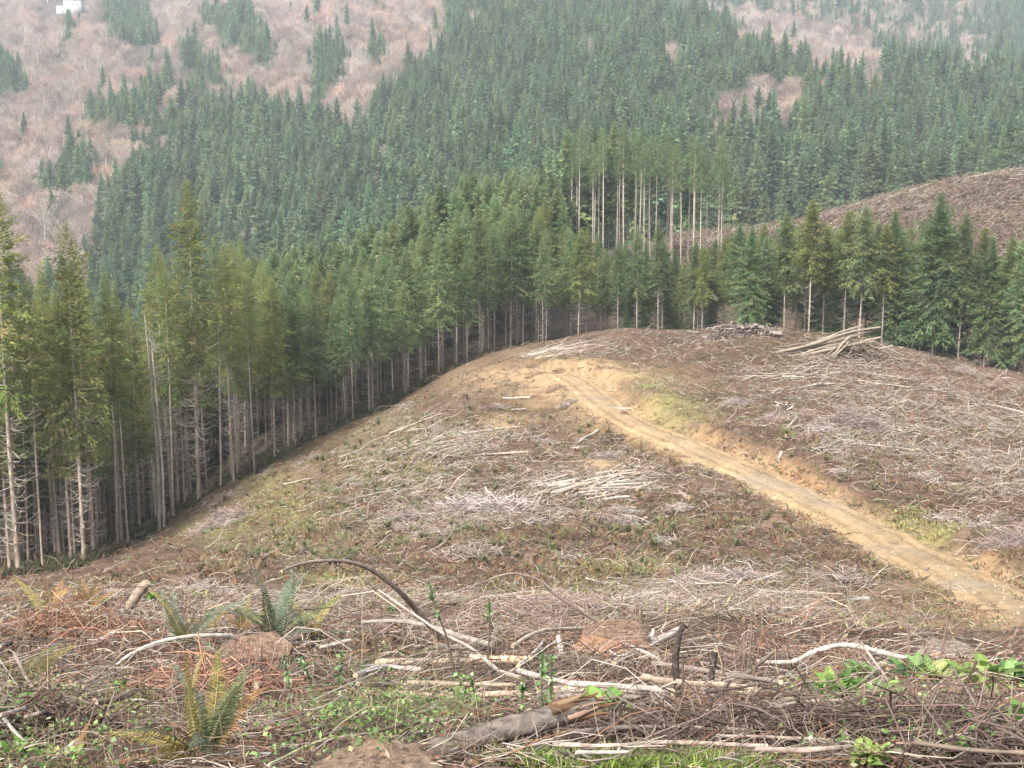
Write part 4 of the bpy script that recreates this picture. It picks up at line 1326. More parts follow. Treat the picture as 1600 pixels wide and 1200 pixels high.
for (bx, by, sx, sy, cnt, lab, grp) in FERNS:
    done = 0
    while done < cnt:
        px, py = bx + R.normal() * sx * .75, by + R.normal() * sy * .75
        P = ground_pts([px], [py], 24, 260)[0]
        if P[1] > np.interp(px, EDGE_PX, EDGE_D) - 1 or road_near(P[0:1], P[1:2])[0][0] < RW + .8: continue
        kk = int(R.choice(4, p=[.35, .35, .2, .1] if 'brown' not in lab and 'olive' not in lab else [.1, .1, .5, .3]))
        o = obj("sword_fern", CL[kk], None, tuple(P))
        s = R.uniform(.65, 1.5)
        o.scale = (s, s, s * R.uniform(.8, 1.1)); o.rotation_euler[2] = R.uniform(0, 6.28)
        tag(o, lab, "fern", grp)
        done += 1


# slash on the second clearing at the right
P = []
px = R.uniform(1050, 1640, 26000); D_ = R.uniform(335, 427, 26000)
a_, _ = ray(px, np.full(26000, 350.0))
x_ = a_ * D_
P = np.stack([x_, D_, G(x_, D_)], -1)[:15000]
n = len(P)
D = slope_dirs(P, R.normal(.3, .8, n), R, .2)
V, Q = sticks(P + np.array([0, 0, .15]), D, R.uniform(.8, 4.5, n), R.uniform(.02, .075, n), .12, 3, 3)
tag(obj("clearing_litter", new_mesh("clearing_litter", V, Q, None, np.repeat(palette(n, WOODC, [2, 3, 4, 1, 3, 3], R, .2), 9, 0), [m_stick])), "dead branches strewn over the second clearing beyond the trees", "slash", kind="stuff")
Pb = np.repeat(P[::4], 8, 0); nb_ = len(Pb)
Pb = Pb + R.normal(size=Pb.shape) * np.array([.9, .9, .1])
Vb, Qb = kites(Pb, norm(np.stack([R.normal(size=nb_), R.normal(size=nb_), np.full(nb_, .8)], -1)), R.uniform(.4, 1.5, nb_), R.uniform(.06, .22, nb_), R, 1.0, .1)
tag(obj("clearing_brush", new_mesh("clearing_brush", Vb, Qb, None, np.repeat(np.repeat(palette(nb_ // 8, [(.12, .08, .055), (.075, .05, .038), (.16, .12, .085), (.11, .11, .05)], [3, 3, 2, 1], R, .2), 8, 0), 4, 0), [m_brush])), "dead brown brush covering the second clearing beyond the trees", "brush", kind="stuff")
for k in range(16):
    px = R.uniform(1330, 1590); dd = R.uniform(405, 424)
    a_, _ = ray(px, 290); A = np.array([a_ * dd, dd, 0]); an = R.normal(.4, .3); L = R.uniform(4, 10)
    B = A + np.array([math.cos(an), math.sin(an), 0]) * L
    A[2] = G(A[0], A[1]) + .3; B[2] = G(B[0], B[1]) + .35
    a_log(A, B, .13, "whitish log near the brow of the second clearing", "logs on the second clearing", 1300 + k, .7)

# ------------------------------------------------------------------ foreground litter
FORE = [(560, 1080, 400, 40, 1), (1000, 1060, 300, 50, 1), (400, 1000, 300, 30, .9), (1150, 1140, 300, 50, 1)]
P = slope_sample(7500, FORE, .5, 948, 1215, d0=4.4)
n = len(P)
sc = np.clip(P[:, 1] / 12, .45, 1.6)
D = slope_dirs(P, R.normal(.1, .9, n), R, .28)
L = np.clip(R.lognormal(-1.05, .6, n), .08, 1.3) * sc
V, Q = sticks(P + np.abs(R.normal(size=(n, 1))) * np.array([0, 0, .05]), D, L, R.uniform(.002, .0085, n) * sc, .22, 4, 5)
tag(obj("twig_litter", new_mesh("twig_litter", V, Q, None, np.repeat(palette(n, [(.26, .22, .185), (.175, .138, .112), (.11, .083, .066), (.33, .28, .22), (.165, .082, .05), (.065, .05, .04)], [3, 4, 3, 1.4, 2, 2], R, .2), 20, 0), [m_stick])), "dead twigs and thin branches littering the foreground slope", "twigs", kind="stuff")
P = slope_sample(22000, None, 1.0, 948, 1215, d0=4.4)
P = P + R.normal(size=P.shape) * np.array([.05, .05, .012])
n = len(P)
sc = np.clip(P[:, 1] / 12, .5, 1.6)
D = norm(R.normal(size=(n, 3)) * np.array([1, 1, .5]) + np.array([0, 0, .15]))
V, Q = kites(P + np.array([0, 0, .012]), D, R.uniform(.02, .10, n) * sc, R.uniform(.006, .022, n) * sc, R, .9)
tag(obj("leaf_litter", new_mesh("leaf_litter", V, Q, None, np.repeat(palette(n, [(.18, .105, .062), (.24, .16, .10), (.12, .07, .042), (.33, .25, .17), (.07, .05, .035)], [3, 3, 3, 1, 2], R, .2), 4, 0), [m_brush])), "brown dead leaves, bark chips and needles on the foreground slope", "leaf litter", kind="stuff")
# thin dry upright stalks
P = slope_sample(900, [(1300, 980, 250, 40, 1), (700, 1000, 250, 50, 1)], .4, 940, 1205, d0=4.4)
P = np.repeat(P, 2, 0); n = len(P)
D = norm(np.stack([R.normal(size=n) * .25, R.normal(size=n) * .25, np.ones(n)], -1))
V, Q = sticks(P, D, R.uniform(.12, .55, n) * np.clip(P[:, 1] / 11, .5, 1.5), R.uniform(.0015, .0035, n) * np.clip(P[:, 1] / 11, .6, 1.8), .12, 3, 4)
tag(obj("dry_stalks", new_mesh("dry_stalks", V, Q, None, np.repeat(palette(n, [(.16, .10, .08), (.24, .16, .12), (.33, .26, .18)], [3, 2, 1], R, .2), 12, 0), [m_stick])), "thin dry stalks standing among the foreground twigs", "stalks", kind="stuff")


def blades(name, spots, per, hgt, cols, label, cat):
    Ps = []
    for (bx, by, sx, sy, cnt) in spots:
        px = bx + R.normal(size=cnt) * sx * .6; py = np.clip(by + R.normal(size=cnt) * sy * .6, 900, 1212)
        Ps.append(ground_pts(px, py, 4.3, 120))
    P = np.repeat(np.concatenate(Ps), per, 0)
    n = len(P)
    P = P + R.normal(size=P.shape) * np.array([.035, .035, .005])
    D = norm(np.stack([R.normal(size=n) * .55, R.normal(size=n) * .55, np.full(n, 1.)], -1))
    V, Q = kites(P, D, R.uniform(.45, 1.2, n) * hgt, R.uniform(.0014, .0034, n), R, .8, .2)
    tag(obj(name, new_mesh(name, V, Q, None, np.repeat(palette(n, cols, [1] * len(cols), R, .15), 4, 0), [m_leaf])), label, cat, kind="stuff")


blades("fresh_grass", [(960, 1195, 110, 14, 150), (1130, 1185, 60, 16, 130), (1020, 1205, 60, 8, 60), (860, 1200, 60, 8, 50), (205, 1095, 40, 18, 70), (190, 1070, 30, 10, 30), (45, 1110, 40, 12, 40), (1500, 1085, 60, 14, 40), (1190, 1150, 60, 18, 40)], 9, .10,
       [(.20, .30, .06), (.26, .34, .08), (.15, .24, .06), (.33, .36, .13)], "fresh green grass tufts along the bottom of the foreground", "grass")
# trailing bramble: small leaves on thin runners
px = np.concatenate([590 + R.normal(size=1300) * 95, 1420 + R.normal(size=420) * 110, 90 + R.normal(size=350) * 80, 560 + R.normal(size=250) * 60])
py = np.concatenate([1120 + R.normal(size=1300) * 38, 1120 + R.normal(size=420) * 36, 1150 + R.normal(size=350) * 40, 1045 + R.normal(size=250) * 18])
ok = (py < 1212) & (py > 1000) & ~((px > 630) & (px < 950) & (py > 1190 - (px - 630) * .33))
P = ground_pts(px[ok], py[ok], 4.3, 60)
P = np.repeat(P, 3, 0); n = len(P)
P = P + R.normal(size=P.shape) * np.array([.05, .05, 0]) + R.random((n, 1)) * np.array([0, 0, .16])
D = norm(R.normal(size=(n, 3)) + np.array([0, -.3, .2]))
V, Q = kites(P, D, R.uniform(.012, .034, n), R.uniform(.005, .012, n), R, 1.1)
C = np.repeat(palette(n, [(.085, .15, .045), (.12, .20, .06), (.18, .26, .08), (.24, .23, .10), (.26, .33, .17)], [3, 4, 3, 1, 1.5], R, .2), 4, 0)
mb = MB().add(V, Q, None, C, 0)
B = P[::9]; n = len(B)
V, Q = sticks(B * 1.0, norm(R.normal(size=(n, 3)) * np.array([1, 1, .35])), R.uniform(.1, .4, n), np.full(n, .0022), .25, 3, 5)
mb.add(V, Q, None, (.16, .13, .07), 1)
tag(obj("bramble", mb.mesh("bramble", [m_leaf, m_stick])), "low trailing bramble with small dark green leaves", "bramble", kind="stuff")

# ------------------------------------------------------------------ foreground branches, each where it lies
def branch(label, pts, r0, r1, colr, lifts=None, D=None, name="fallen_branch", cat="branch", group=None, seed=None, rough=.10, mat=None, twigs=0, sides=8):
    """pts in picture px; radius in photo px; D gives the distances of both ends for raised branches"""
    seed = int(sum(p[0] * 3 + p[1] for p in pts)) if seed is None else seed
    if D is None:
        lifts = lifts or [.05] * len(pts)
        W = np.array([on(px, py, lf) for (px, py), lf in zip(pts, lifts)])
        if len(W) > 2 and W[:, 1].std() > 1.5:
            W = np.array([P3(px, py, d) for (px, py), d in zip(pts, np.linspace(W[0, 1], W[-1, 1], len(W)))])
    else:
        W = np.array([P3(px, py, d) for (px, py), d in zip(pts, np.interp(np.linspace(0, 1, len(pts)), np.linspace(0, 1, len(D)), D))])
    dm = W[:, 1]
    o0 = W[0].copy()
    rr = np.linspace(r0, r1, 5) * np.interp(np.linspace(0, 1, 5), np.linspace(0, 1, len(dm)), dm) / F
    V, Q, T, cap = tube(W - o0, rr, sides, seed, rough)
    r = np.random.default_rng(seed)
    C = np.where(cap[:, None], np.array([(.33, .26, .18)]), np.asarray(colr)[None] * (1 + .16 * r.normal(size=(len(V), 1))))
    mb = MB().add(V, Q, T, np.clip(C, .01, .9))
    if twigs:
        base = W - o0
        if len(base) > 2:
            base = V[:((len(W) - 1) * 5 + 1) * sides].reshape(-1, sides, 3).mean(1)
        u = r.uniform(.15, 1, twigs) * (len(base) - 1)
        i = np.minimum(u.astype(int), len(base) - 2); f = (u - i)[:, None]
        P_ = base[i] * (1 - f) + base[i + 1] * f
        Dm = norm(base[-1] - base[0])
        Dd = norm(Dm * .7 + r.normal(size=(twigs, 3)) * np.array([.6, .5, .7]))
        Ls = r.uniform(.03, .14, twigs) * np.linalg.norm(base[-1] - base[0])
        V2, Q2 = sticks(P_, Dd, Ls, np.full(twigs, rr.mean() * .35), .1, 4, 4, r)
        mb.add(V2, Q2, None, np.asarray(colr) * .9)
    o = obj(name, mb.mesh(name, [mat or m_wood], True), None, tuple(o0))
    return tag(o, label, cat, group)


GW, WH, BR, DK, TN = (.26, .225, .195), (.37, .33, .29), (.19, .135, .10), (.10, .075, .06), (.30, .235, .17)
branch("dark branch arching high over the middle of the foreground", [(440, 892), (475, 880), (530, 876), (580, 890), (625, 925), (652, 955), (690, 1000)], 2.2, 5.5, (.20, .155, .125), D=[13.5, 15.5], twigs=8)
branch("thin pale branch slanting down from under the arching branch", [(592, 922), (640, 955), (690, 988), (740, 1015), (775, 1045), (812, 1058)], 1.8, 3.5, GW, D=[13.0, 11.6])
branch("grey horizontal branch behind the stump clutter, curving down at its right end", [(566, 972), (620, 970), (670, 978), (710, 992), (770, 1008)], 3, 5.5, (.21, .18, .155), D=[16, 14.8])
branch("whitish curved branch ending at the reddish stump", [(178, 1042), (205, 1022), (245, 1004), (300, 994), (350, 993), (372, 998)], 2.2, 4.2, (.40, .36, .31), D=[12.5, 13.6])
branch("dark kinked branch at the lower left, running down to the right", [(22, 1020), (48, 1070), (72, 1105), (95, 1130), (125, 1148), (186, 1162)], 2.5, 4.2, (.17, .13, .11), lifts=[.2, .1, .06, .05, .04, .04], D=[9.4, 6.8])
branch("brown stub of a limb poking up at the left, cut end uppermost", [(202, 948), (214, 930), (231, 909)], 7.5, 7.0, (.20, .155, .12), D=[19.6, 19.6], name="branch_stub")
branch("tall crooked snapped stem standing by the stacked sticks", [(1057, 1098), (1058, 1068), (1055, 1035), (1059, 1005), (1062, 988), (1072, 975)], 6.2, 4.6, (.045, .036, .03), D=[9.0, 9.0], name="snapped_sapling", mat=m_bark)
branch("shorter snapped stem with pale broken top right of the tall crooked one", [(1111, 1086), (1112, 1055), (1115, 1030), (1118, 1017)], 5.2, 5.6, (.045, .036, .03), D=[9.6, 9.6], name="snapped_sapling", mat=m_bark)
branch("mottled birch-like bough humped over the right foreground", [(1182, 1033), (1235, 1034), (1272, 1018), (1310, 1008), (1345, 1011), (1380, 1020), (1418, 1029)], 3.0, 4.8, (.34, .305, .265), D=[14.3, 14.2], twigs=4)
branch("straight pale stick leaning over the green leaves at the right", [(1346, 1004), (1372, 1042), (1398, 1078), (1414, 1096)], 1.8, 4.0, (.34, .285, .23), D=[13, 9.6])
branch("long grey limb rising to the right picture edge", [(1300, 1152), (1350, 1145), (1400, 1136), (1450, 1125), (1520, 1108), (1602, 1084)], 4.5, 3.0, (.31, .27, .23), D=[6.9, 7.6])
branch("dark limb with side twigs sloping up to the right of the snapped stems", [(1010, 1118), (1060, 1108), (1120, 1098), (1190, 1081)], 3.5, 2.0, DK, D=[8.0, 8.8], twigs=10)
branch("dark slender limb leaning right beside the shorter snapped stem", [(1130, 1078), (1165, 1055), (1185, 1038), (1211, 1017)], 3.0, 3.4, (.15, .115, .09), D=[10.0, 11.0])
branch("bent twiggy limb curving down from the brush right of centre", [(765, 905), (800, 896), (840, 905), (862, 925), (900, 950), (935, 972)], 1.6, 2.8, (.20, .155, .125), D=[17, 17.5], twigs=6)
branch("thin bare whip rising by the road's lower end", [(1468, 1036), (1476, 995), (1483, 950), (1485, 915)], 2.2, .8, (.17, .115, .09), D=[12.5, 12.5], name="bare_whip", twigs=8)
branch("two-forked bare whip left of the taller one", [(1421, 1034), (1420, 1000), (1414, 960)], 2.0, .8, (.20, .14, .11), D=[12.8, 12.8], name="bare_whip", twigs=6)
branch("slanting bare whip at the lower right edge", [(1530, 1080), (1556, 1045), (1578, 1015), (1588, 985)], 2.0, .9, (.16, .115, .09), D=[10.5, 10.5], name="bare_whip", twigs=5)
branch("thin dark whip leaning left in the bottom middle", [(1070, 1190), (1045, 1150), (1025, 1110), (1016, 1075)], 2.4, 1.2, (.17, .12, .095), D=[5.8, 6.4], name="bare_whip")
branch("pale bare stick at the bottom, right of the grass tuft", [(1262, 1202), (1245, 1165), (1227, 1130)], 2.2, 1.8, (.36, .30, .24), D=[5.3, 6.6])
branch("short bone white splinter upright behind the stump with hanging strips", [(1016, 1010), (1021, 983)], 4.0, 2.6, (.46, .42, .36), D=[17, 17], name="wood_splinter")
branch("bone white splinter left of the stump with hanging strips", [(878, 1024), (872, 994)], 5.0, 3.0, (.46, .42, .36), D=[15.5, 15.8], name="wood_splinter")
# the layered sticks across the middle
STK = [([(515, 1052), (585, 1042), (660, 1036)], 6, 6, GW, "grey bough left of the layered sticks, behind the holly shoots"), ([(590, 1035), (660, 1034), (740, 1033), (822, 1030)], 6, 5, TN, "long tan bough lying behind the layered sticks"), ([(735, 1028), (800, 1031), (830, 1030)], 6.5, 6, (.46, .33, .22), "stout tan bough end behind the snapped log"), ([(555, 1055), (600, 1042), (660, 1047)], 4.5, 4, WH, "whitish bough bowed over the layered sticks"),
       ([(570, 1083), (650, 1086), (730, 1086), (825, 1083)], 5.5, 5.5, (.33, .24, .18), "brown bough along the front of the layered sticks"), ([(560, 1068), (650, 1071), (690, 1070)], 4, 4, GW, "grey stick above the brown front bough"), ([(640, 1066), (720, 1069), (800, 1070)], 4, 3.5, TN, "tan stick in the middle of the layered sticks"), ([(810, 1048), (880, 1066), (960, 1072), (1050, 1080)], 5, 5, WH, "whitish bough running right under the snapped stems"),
       ([(860, 1078), (940, 1076), (1050, 1084)], 6, 5, (.44, .37, .29), "thick pale bough behind the leafy green plant"), ([(870, 1087), (960, 1088), (1052, 1091)], 4, 3.5, GW, "grey stick low behind the leafy green plant"), ([(1005, 1058), (1060, 1066), (1130, 1070), (1180, 1076)], 5.5, 4.5, (.38, .29, .21), "brown bough passing behind both snapped stems"), ([(1022, 1037), (1080, 1045), (1150, 1056), (1220, 1066)], 4.5, 4, (.24, .19, .16), "dark grey bough across the snapped stems"),
       ([(1100, 1080), (1180, 1070), (1290, 1066)], 3, 3, GW, "thin grey stick right of the shorter snapped stem"), ([(800, 1010), (850, 985), (930, 982)], 3.5, 3.5, (.44, .36, .28), "tan stick curving to the stump with hanging strips"), ([(960, 1035), (1000, 1015), (1060, 985)], 5.5, 6.5, (.40, .35, .30), "leaning grey bough between the stump with hanging strips and the tall stem"), ([(965, 1000), (1030, 1030)], 3, 3.5, WH, "whitish stick crossing the leaning grey bough"),
       ([(640, 1010), (700, 1012), (760, 1008)], 3.5, 4, GW, "grey stick below the grey horizontal branch"), ([(475, 1008), (540, 990), (580, 975)], 3, 3.2, WH, "pale stick right of the reddish stump, upper one"), ([(500, 1012), (548, 1000)], 3, 3, WH, "pale stick right of the reddish stump, lower one"), ([(810, 1040), (835, 1020), (850, 1000)], 3.5, 2.5, WH, "whitish stick sticking up left of the bone white splinter"),
       ([(400, 1072), (430, 1063), (480, 1058)], 5.5, 5, (.36, .27, .20), "brown bough below the reddish stump"), ([(0, 1010), (30, 995), (60, 975)], 3, 2.5, GW, "grey stick at the left edge by the rusty bracken"), ([(0, 970), (22, 958), (45, 945)], 3, 2.5, WH, "whitish stick at the far left edge"), ([(95, 958), (140, 962), (170, 965)], 2.5, 2.5, TN, "tan stick lying over the rusty bracken"),
       ([(880, 1146), (960, 1138), (1060, 1136), (1180, 1140)], 4, 3.2, (.26, .21, .18), "upper dark bough of the bottom layers"), ([(865, 1163), (950, 1165), (1050, 1160), (1200, 1166)], 4, 3.5, (.30, .24, .20), "middle dark bough of the bottom layers"), ([(900, 1176), (980, 1175)], 4, 3, WH, "short whitish stick in the bottom layers"), ([(1180, 1170), (1260, 1172), (1330, 1166)], 5, 4, (.22, .17, .14), "thick dark bough at the bottom right"),
       ([(1120, 1150), (1220, 1152), (1330, 1160), (1450, 1186)], 3, 2.6, (.24, .19, .16), "dark bough running to the bottom right corner"), ([(1180, 1112), (1250, 1097), (1330, 1094)], 3, 2.2, (.28, .23, .19), "slender limb below the green leaves at right"), ([(1430, 1160), (1520, 1172), (1600, 1176)], 4, 4, (.13, .10, .08), "blackish bough in the bottom right corner"), ([(0, 1118), (20, 1112), (38, 1106)], 3.5, 3, WH, "pale stick in the green leaves at the left edge"),
       ([(72, 1196), (98, 1176), (122, 1156)], 4.5, 3, (.40, .345, .28), "pale straight stick in the bottom left corner"), ([(5, 1122), (25, 1145), (48, 1168)], 4, 3, GW, "grey stick slanting down in the lower left"), ([(40, 1120), (70, 1112), (112, 1092)], 4, 3, (.22, .18, .15), "dark short bough left of the kinked branch"), ([(150, 1098), (190, 1090), (218, 1078)], 5, 4, (.14, .10, .08), "dark charred bough in the left foreground"),
       ([(0, 1075), (60, 1072), (130, 1064), (210, 1050)], 1.6, 1.4, GW, "long thin stem crossing the left foreground"), ([(70, 1052), (140, 1045), (270, 1040)], 1.8, 1.4, (.18, .14, .11), "dark thin stem below the whitish curved branch"), ([(130, 1075), (200, 1045), (262, 1040)], 1.6, 1.6, GW, "thin grey stem crossing the dark thin stem"), ([(1180, 958), (1240, 948), (1322, 938)], 2, 1.8, TN, "tan stick in the litter above the humped bough"),
       ([(430, 1170), (500, 1158), (580, 1145), (640, 1130), (700, 1124)], 2.2, 2.6, (.20, .155, .125), "dark runner looping over the brambles"), ([(420, 1195), (470, 1170), (520, 1150)], 2.4, 2.0, (.40, .42, .22), "greenish cane at the bottom left of the brambles")]
for k, (p, r0, r1, c, lab) in enumerate(STK):
    branch(lab, p, r0, r1, c, lifts=[.07 + .03 * (k % 4)] * len(p), seed=1500 + k, twigs=3 if r0 > 3.8 else 0)

# the snapped log with its torn orange end
A, B = on(655, 1182, .03), on(936, 1096, .22)
B = P3(928, 1101, min(B[1], A[1] + 1.3))
o0 = (A + B) / 2
root = empty("snapped_log", tuple(o0))
pts_ = np.linspace(0, 1, 6)[:, None] * (B - A) + A - o0
pts_ += np.array([[0, 0, q] for q in (0, .006, .008, .004, 0, 0)])
V, Q, T, cap = tube(pts_, [.040, .042, .045, .047, .044, .030], 16, 5, .05)
r_ = np.random.default_rng(5)
C = np.where(cap[:, None], np.array([(.10, .08, .065)]), np.array([(.115, .094, .08)]) * (1 + .25 * r_.normal(size=(len(V), 1))))
obj("log_bark", MB().add(V, Q, T, np.clip(C, .02, .8)).mesh("log_bark", [m_bark], True), root)
ax = norm(B - A)
n = 46
th = r_.uniform(0, 6.28, n); e1 = norm(np.cross(ax, [0, 0, 1.0])); e2 = np.cross(ax, e1)
rad2 = np.sqrt(r_.random(n)) * .036
SP_ = (B - o0) - ax * r_.uniform(.10, .22, (n, 1)) + (np.cos(th) * rad2)[:, None] * e1 + (np.sin(th) * rad2 - .010)[:, None] * e2
V, Q = sticks(SP_, norm(ax + r_.normal(size=(n, 3)) * .08), r_.uniform(.10, .20, n), r_.uniform(.010, .021, n), .03, 4, 4, r_, .8)
obj("torn_end", MB().add(V, Q, None, np.repeat(palette(n, [(.15, .082, .04), (.10, .055, .03), (.21, .15, .095), (.06, .038, .027)], [3, 2, 2, 1], r_), 16, 0)).mesh("torn_end", [m_stick]), root)
tag(root, "grey barked log with torn orange end leaning across the bottom centre", "log")
# the weathered white log at the bottom left
branch("weathered white log with dark rotten hollow at the bottom left", [(196, 1206), (260, 1199), (330, 1192), (422, 1188)], 9, 13, (.42, .38, .34), D=[5.3, 5.6], name="weathered_log", cat="log", sides=12, rough=.16)
branch("pale slab of wood lying on the weathered white log", [(372, 1186), (408, 1172)], 5, 3.5, (.37, .305, .23), D=[5.6, 5.75], name="wood_slab")

# stumps close by
stump(tuple(on(402, 1046)), .37, .24, 3101, "broad reddish stump with chipped flat top in the left foreground", colr=(.075, .045, .033), face=(.235, .15, .10))
stump(tuple(on(963, 1018)), .37, .28, 3102, "stump with hanging bark strips behind the stacked sticks", colr=(.24, .13, .08), face=(.22, .14, .095))
stump(tuple(on(1482, 1026)), .28, .14, 3103, "low pale sawn stump beside the bare whips at the right", colr=(.28, .22, .17), face=(.30, .25, .205))
stump(tuple(on(588, 1230) + np.array([0, 0, -.01])), .225, .085, 3104, "sawn stump cut off by the bottom picture edge", colr=(.16, .09, .06), face=(.21, .145, .10))

# rusty bracken and reddish brush
RUST = [(.21, .10, .06), (.17, .085, .05), (.27, .17, .11), (.13, .07, .045)]
brush_heap(on(105, 990), .95, .6, .38, 420, 61, "rusty dead bracken heap in the left foreground", RUST, (.004, .010), (.25, .8))
brush_heap(on(215, 1000), .5, .4, .22, 160, 62, "small hollow of dead fern under the whitish curved branch", RUST + [(.5, .44, .36)], (.004, .009), (.2, .6))
brush_heap(on(335, 1082), .6, .4, .25, 320, 63, "reddish twig mound in front of the broad reddish stump", [(.20, .10, .07), (.26, .15, .10), (.14, .08, .06)], (.003, .008), (.2, .6))
brush_heap(on(955, 1030), .8, .35, .15, 130, 64, "straw coloured strips and twigs below the stump with hanging bark", [(.22, .14, .09), (.28, .21, .14), (.13, .08, .055)], (.003, .008), (.2, .7))
brush_heap(on(1290, 1035), .8, .5, .25, 260, 65, "brown twig mound under the humped bough", [(.22, .14, .10), (.28, .2, .14), (.14, .09, .07)], (.003, .008), (.2, .7))
brush_heap(on(1500, 1135), .6, .4, .2, 260, 66, "dark twig tangle below the long grey limb at right", [(.14, .085, .07), (.19, .12, .1), (.09, .06, .05)], (.0025, .006), (.15, .5))
brush_heap(on(860, 960), 1.4, .8, .4, 420, 67, "grey brown twig tangle behind the stacked sticks", GREYB + [(.3, .2, .15)], (.004, .010), (.3, 1.1))

DKT = [(.075, .05, .04), (.11, .08, .065), (.05, .035, .028), (.15, .115, .095)]
for k, (px, py, w_, lab) in enumerate([(1250, 1165, .55, "dark bramble tangle at the bottom, right of the grass tufts"), (1450, 1165, .5, "dark twig tangle in the lower right under the long grey limb"), (1570, 1190, .35, "blackish twig tangle in the bottom right corner"), (1050, 1158, .42, "dark twig tangle between the bottom boughs and the snapped stems"), (690, 1068, .7, "dark twig tangle behind the brambles under the layered sticks"), (900, 1062, .7, "dark twig tangle behind the layered sticks, left of the tall snapped stem"), (60, 1150, .4, "dark twig tangle in the lower left by the kinked branch"), (1180, 1050, .8, "dark brown twig tangle right of the snapped stems"), (480, 1078, .5, "dark twig tangle right of the reddish mound")]):
    brush_heap(on(px, py), w_, w_ * .55, w_ * .32, 300, 90 + k, lab, DKT, (.002, .0065), (.15, .65))

# ferns one can point at
fern(318, 1190, .47, 15, [FGREEN, FOLIVE, FGREY, FOLIVE, FRUST], 71, "large green and olive fern with a rusty outer frond at the bottom left")
fern(292, 1010, .85, 10, [FGREY, FGREY, FOLIVE], 72, "grey green upright fern behind the whitish curved branch")
fern(428, 1000, .9, 13, [FGREY, FGREY, FGREEN], 73, "grey green bushy fern behind the broad reddish stump")
fern(487, 1000, .7, 7, [FOLIVE, FGREY], 74, "olive fern right of the bushy grey green one")
fern(378, 985, .6, 7, [FOLIVE, FRUST], 75, "small yellowish fern between the two grey green ferns")
fern(322, 985, .55, 6, [FOLIVE, FOLIVE], 76, "narrow olive fern beside the upright grey green one")
fern(70, 965, .9, 9, [FRUST, FOLIVE], 77, "rusty fern behind the bracken heap at the left")
fern(135, 955, .75, 8, [FRUST, FRUST, FOLIVE], 78, "orange brown fern right behind the bracken heap")
fern(30, 1075, .42, 6, [FOLIVE, FGREEN], 79, "small green fern at the top of the dark kinked branch")
fern(112, 1205, .3, 6, [FRUST, FOLIVE], 80, "flattened brown fern in the bottom left corner", flat=.45)


# ------------------------------------------------------------------ leafy plants
def leaf_mesh(L, W, seed, cols, curl=.6, n=6):
    r = np.random.default_rng(seed)
    s = np.linspace(0, 1, n)
    ang = .9 - curl * 1.7 * s
    y = np.concatenate([[0], np.cumsum(np.cos((ang[:-1] + ang[1:]) / 2))]) * L / (n - 1)
    z = np.concatenate([[0], np.cumsum(np.sin((ang[:-1] + ang[1:]) / 2))]) * L / (n - 1)
    w = W * np.sin(np.pi * np.clip(s * .93 + .07, 0, 1) ** .9) ** .8 + .001
    V = []
    for q in (-1, -.5, 0, .5, 1):
        V.append(np.stack([w * q, y, z + abs(q) * w * .35 + .06 * W * np.sin(s * 17 + q * 4)], -1))
    V = np.stack(V, 1).reshape(-1, 3)
    i, j = np.meshgrid(np.arange(n - 1), np.arange(4), indexing='ij')
    Q = np.stack([i * 5 + j, i * 5 + j + 1, (i + 1) * 5 + j + 1, (i + 1) * 5 + j], -1).reshape(-1, 4)
    c = np.asarray(cols[int(r.integers(len(cols)))]) * (1 + .1 * r.normal())
    C = np.tile(c, (len(V), 1)); C[2::5] *= 1.25
    return V, Q, np.clip(C, .01, .8)


LG = [(.125, .22, .045), (.10, .19, .042), (.165, .25, .062), (.075, .145, .034)]
LD = [(.09, .17, .05), (.12, .21, .06), (.07, .13, .045), (.16, .25, .09)]
LY = [(.21, .28, .07), (.17, .25, .06), (.26, .29, .10), (.13, .20, .05)]


def rosette(px, py, size, nl, cols, seed, label, wk=.19):
    r = np.random.default_rng(seed)
    root = empty("leafy_plant", on(px, py, .04))
    size *= .98; nl = int(nl * 3)
    for k in range(nl):
        L = size * r.uniform(.4, .95)
        V, Q, C = leaf_mesh(L, L * wk * r.uniform(.8, 1.2), seed * 30 + k, cols, r.uniform(.3, .85))
        o = obj("leaf", MB().add(V, Q, None, C).mesh("leaf", [m_leaf], True), root)
        o.rotation_euler = (r.uniform(-.25, .45), r.normal() * .2, k * 2.4 + r.uniform(-.4, .4))
        o.location = (r.normal() * size * .28, r.normal() * size * .20, r.random() * size * .25)
    return tag(root, label, "plant")


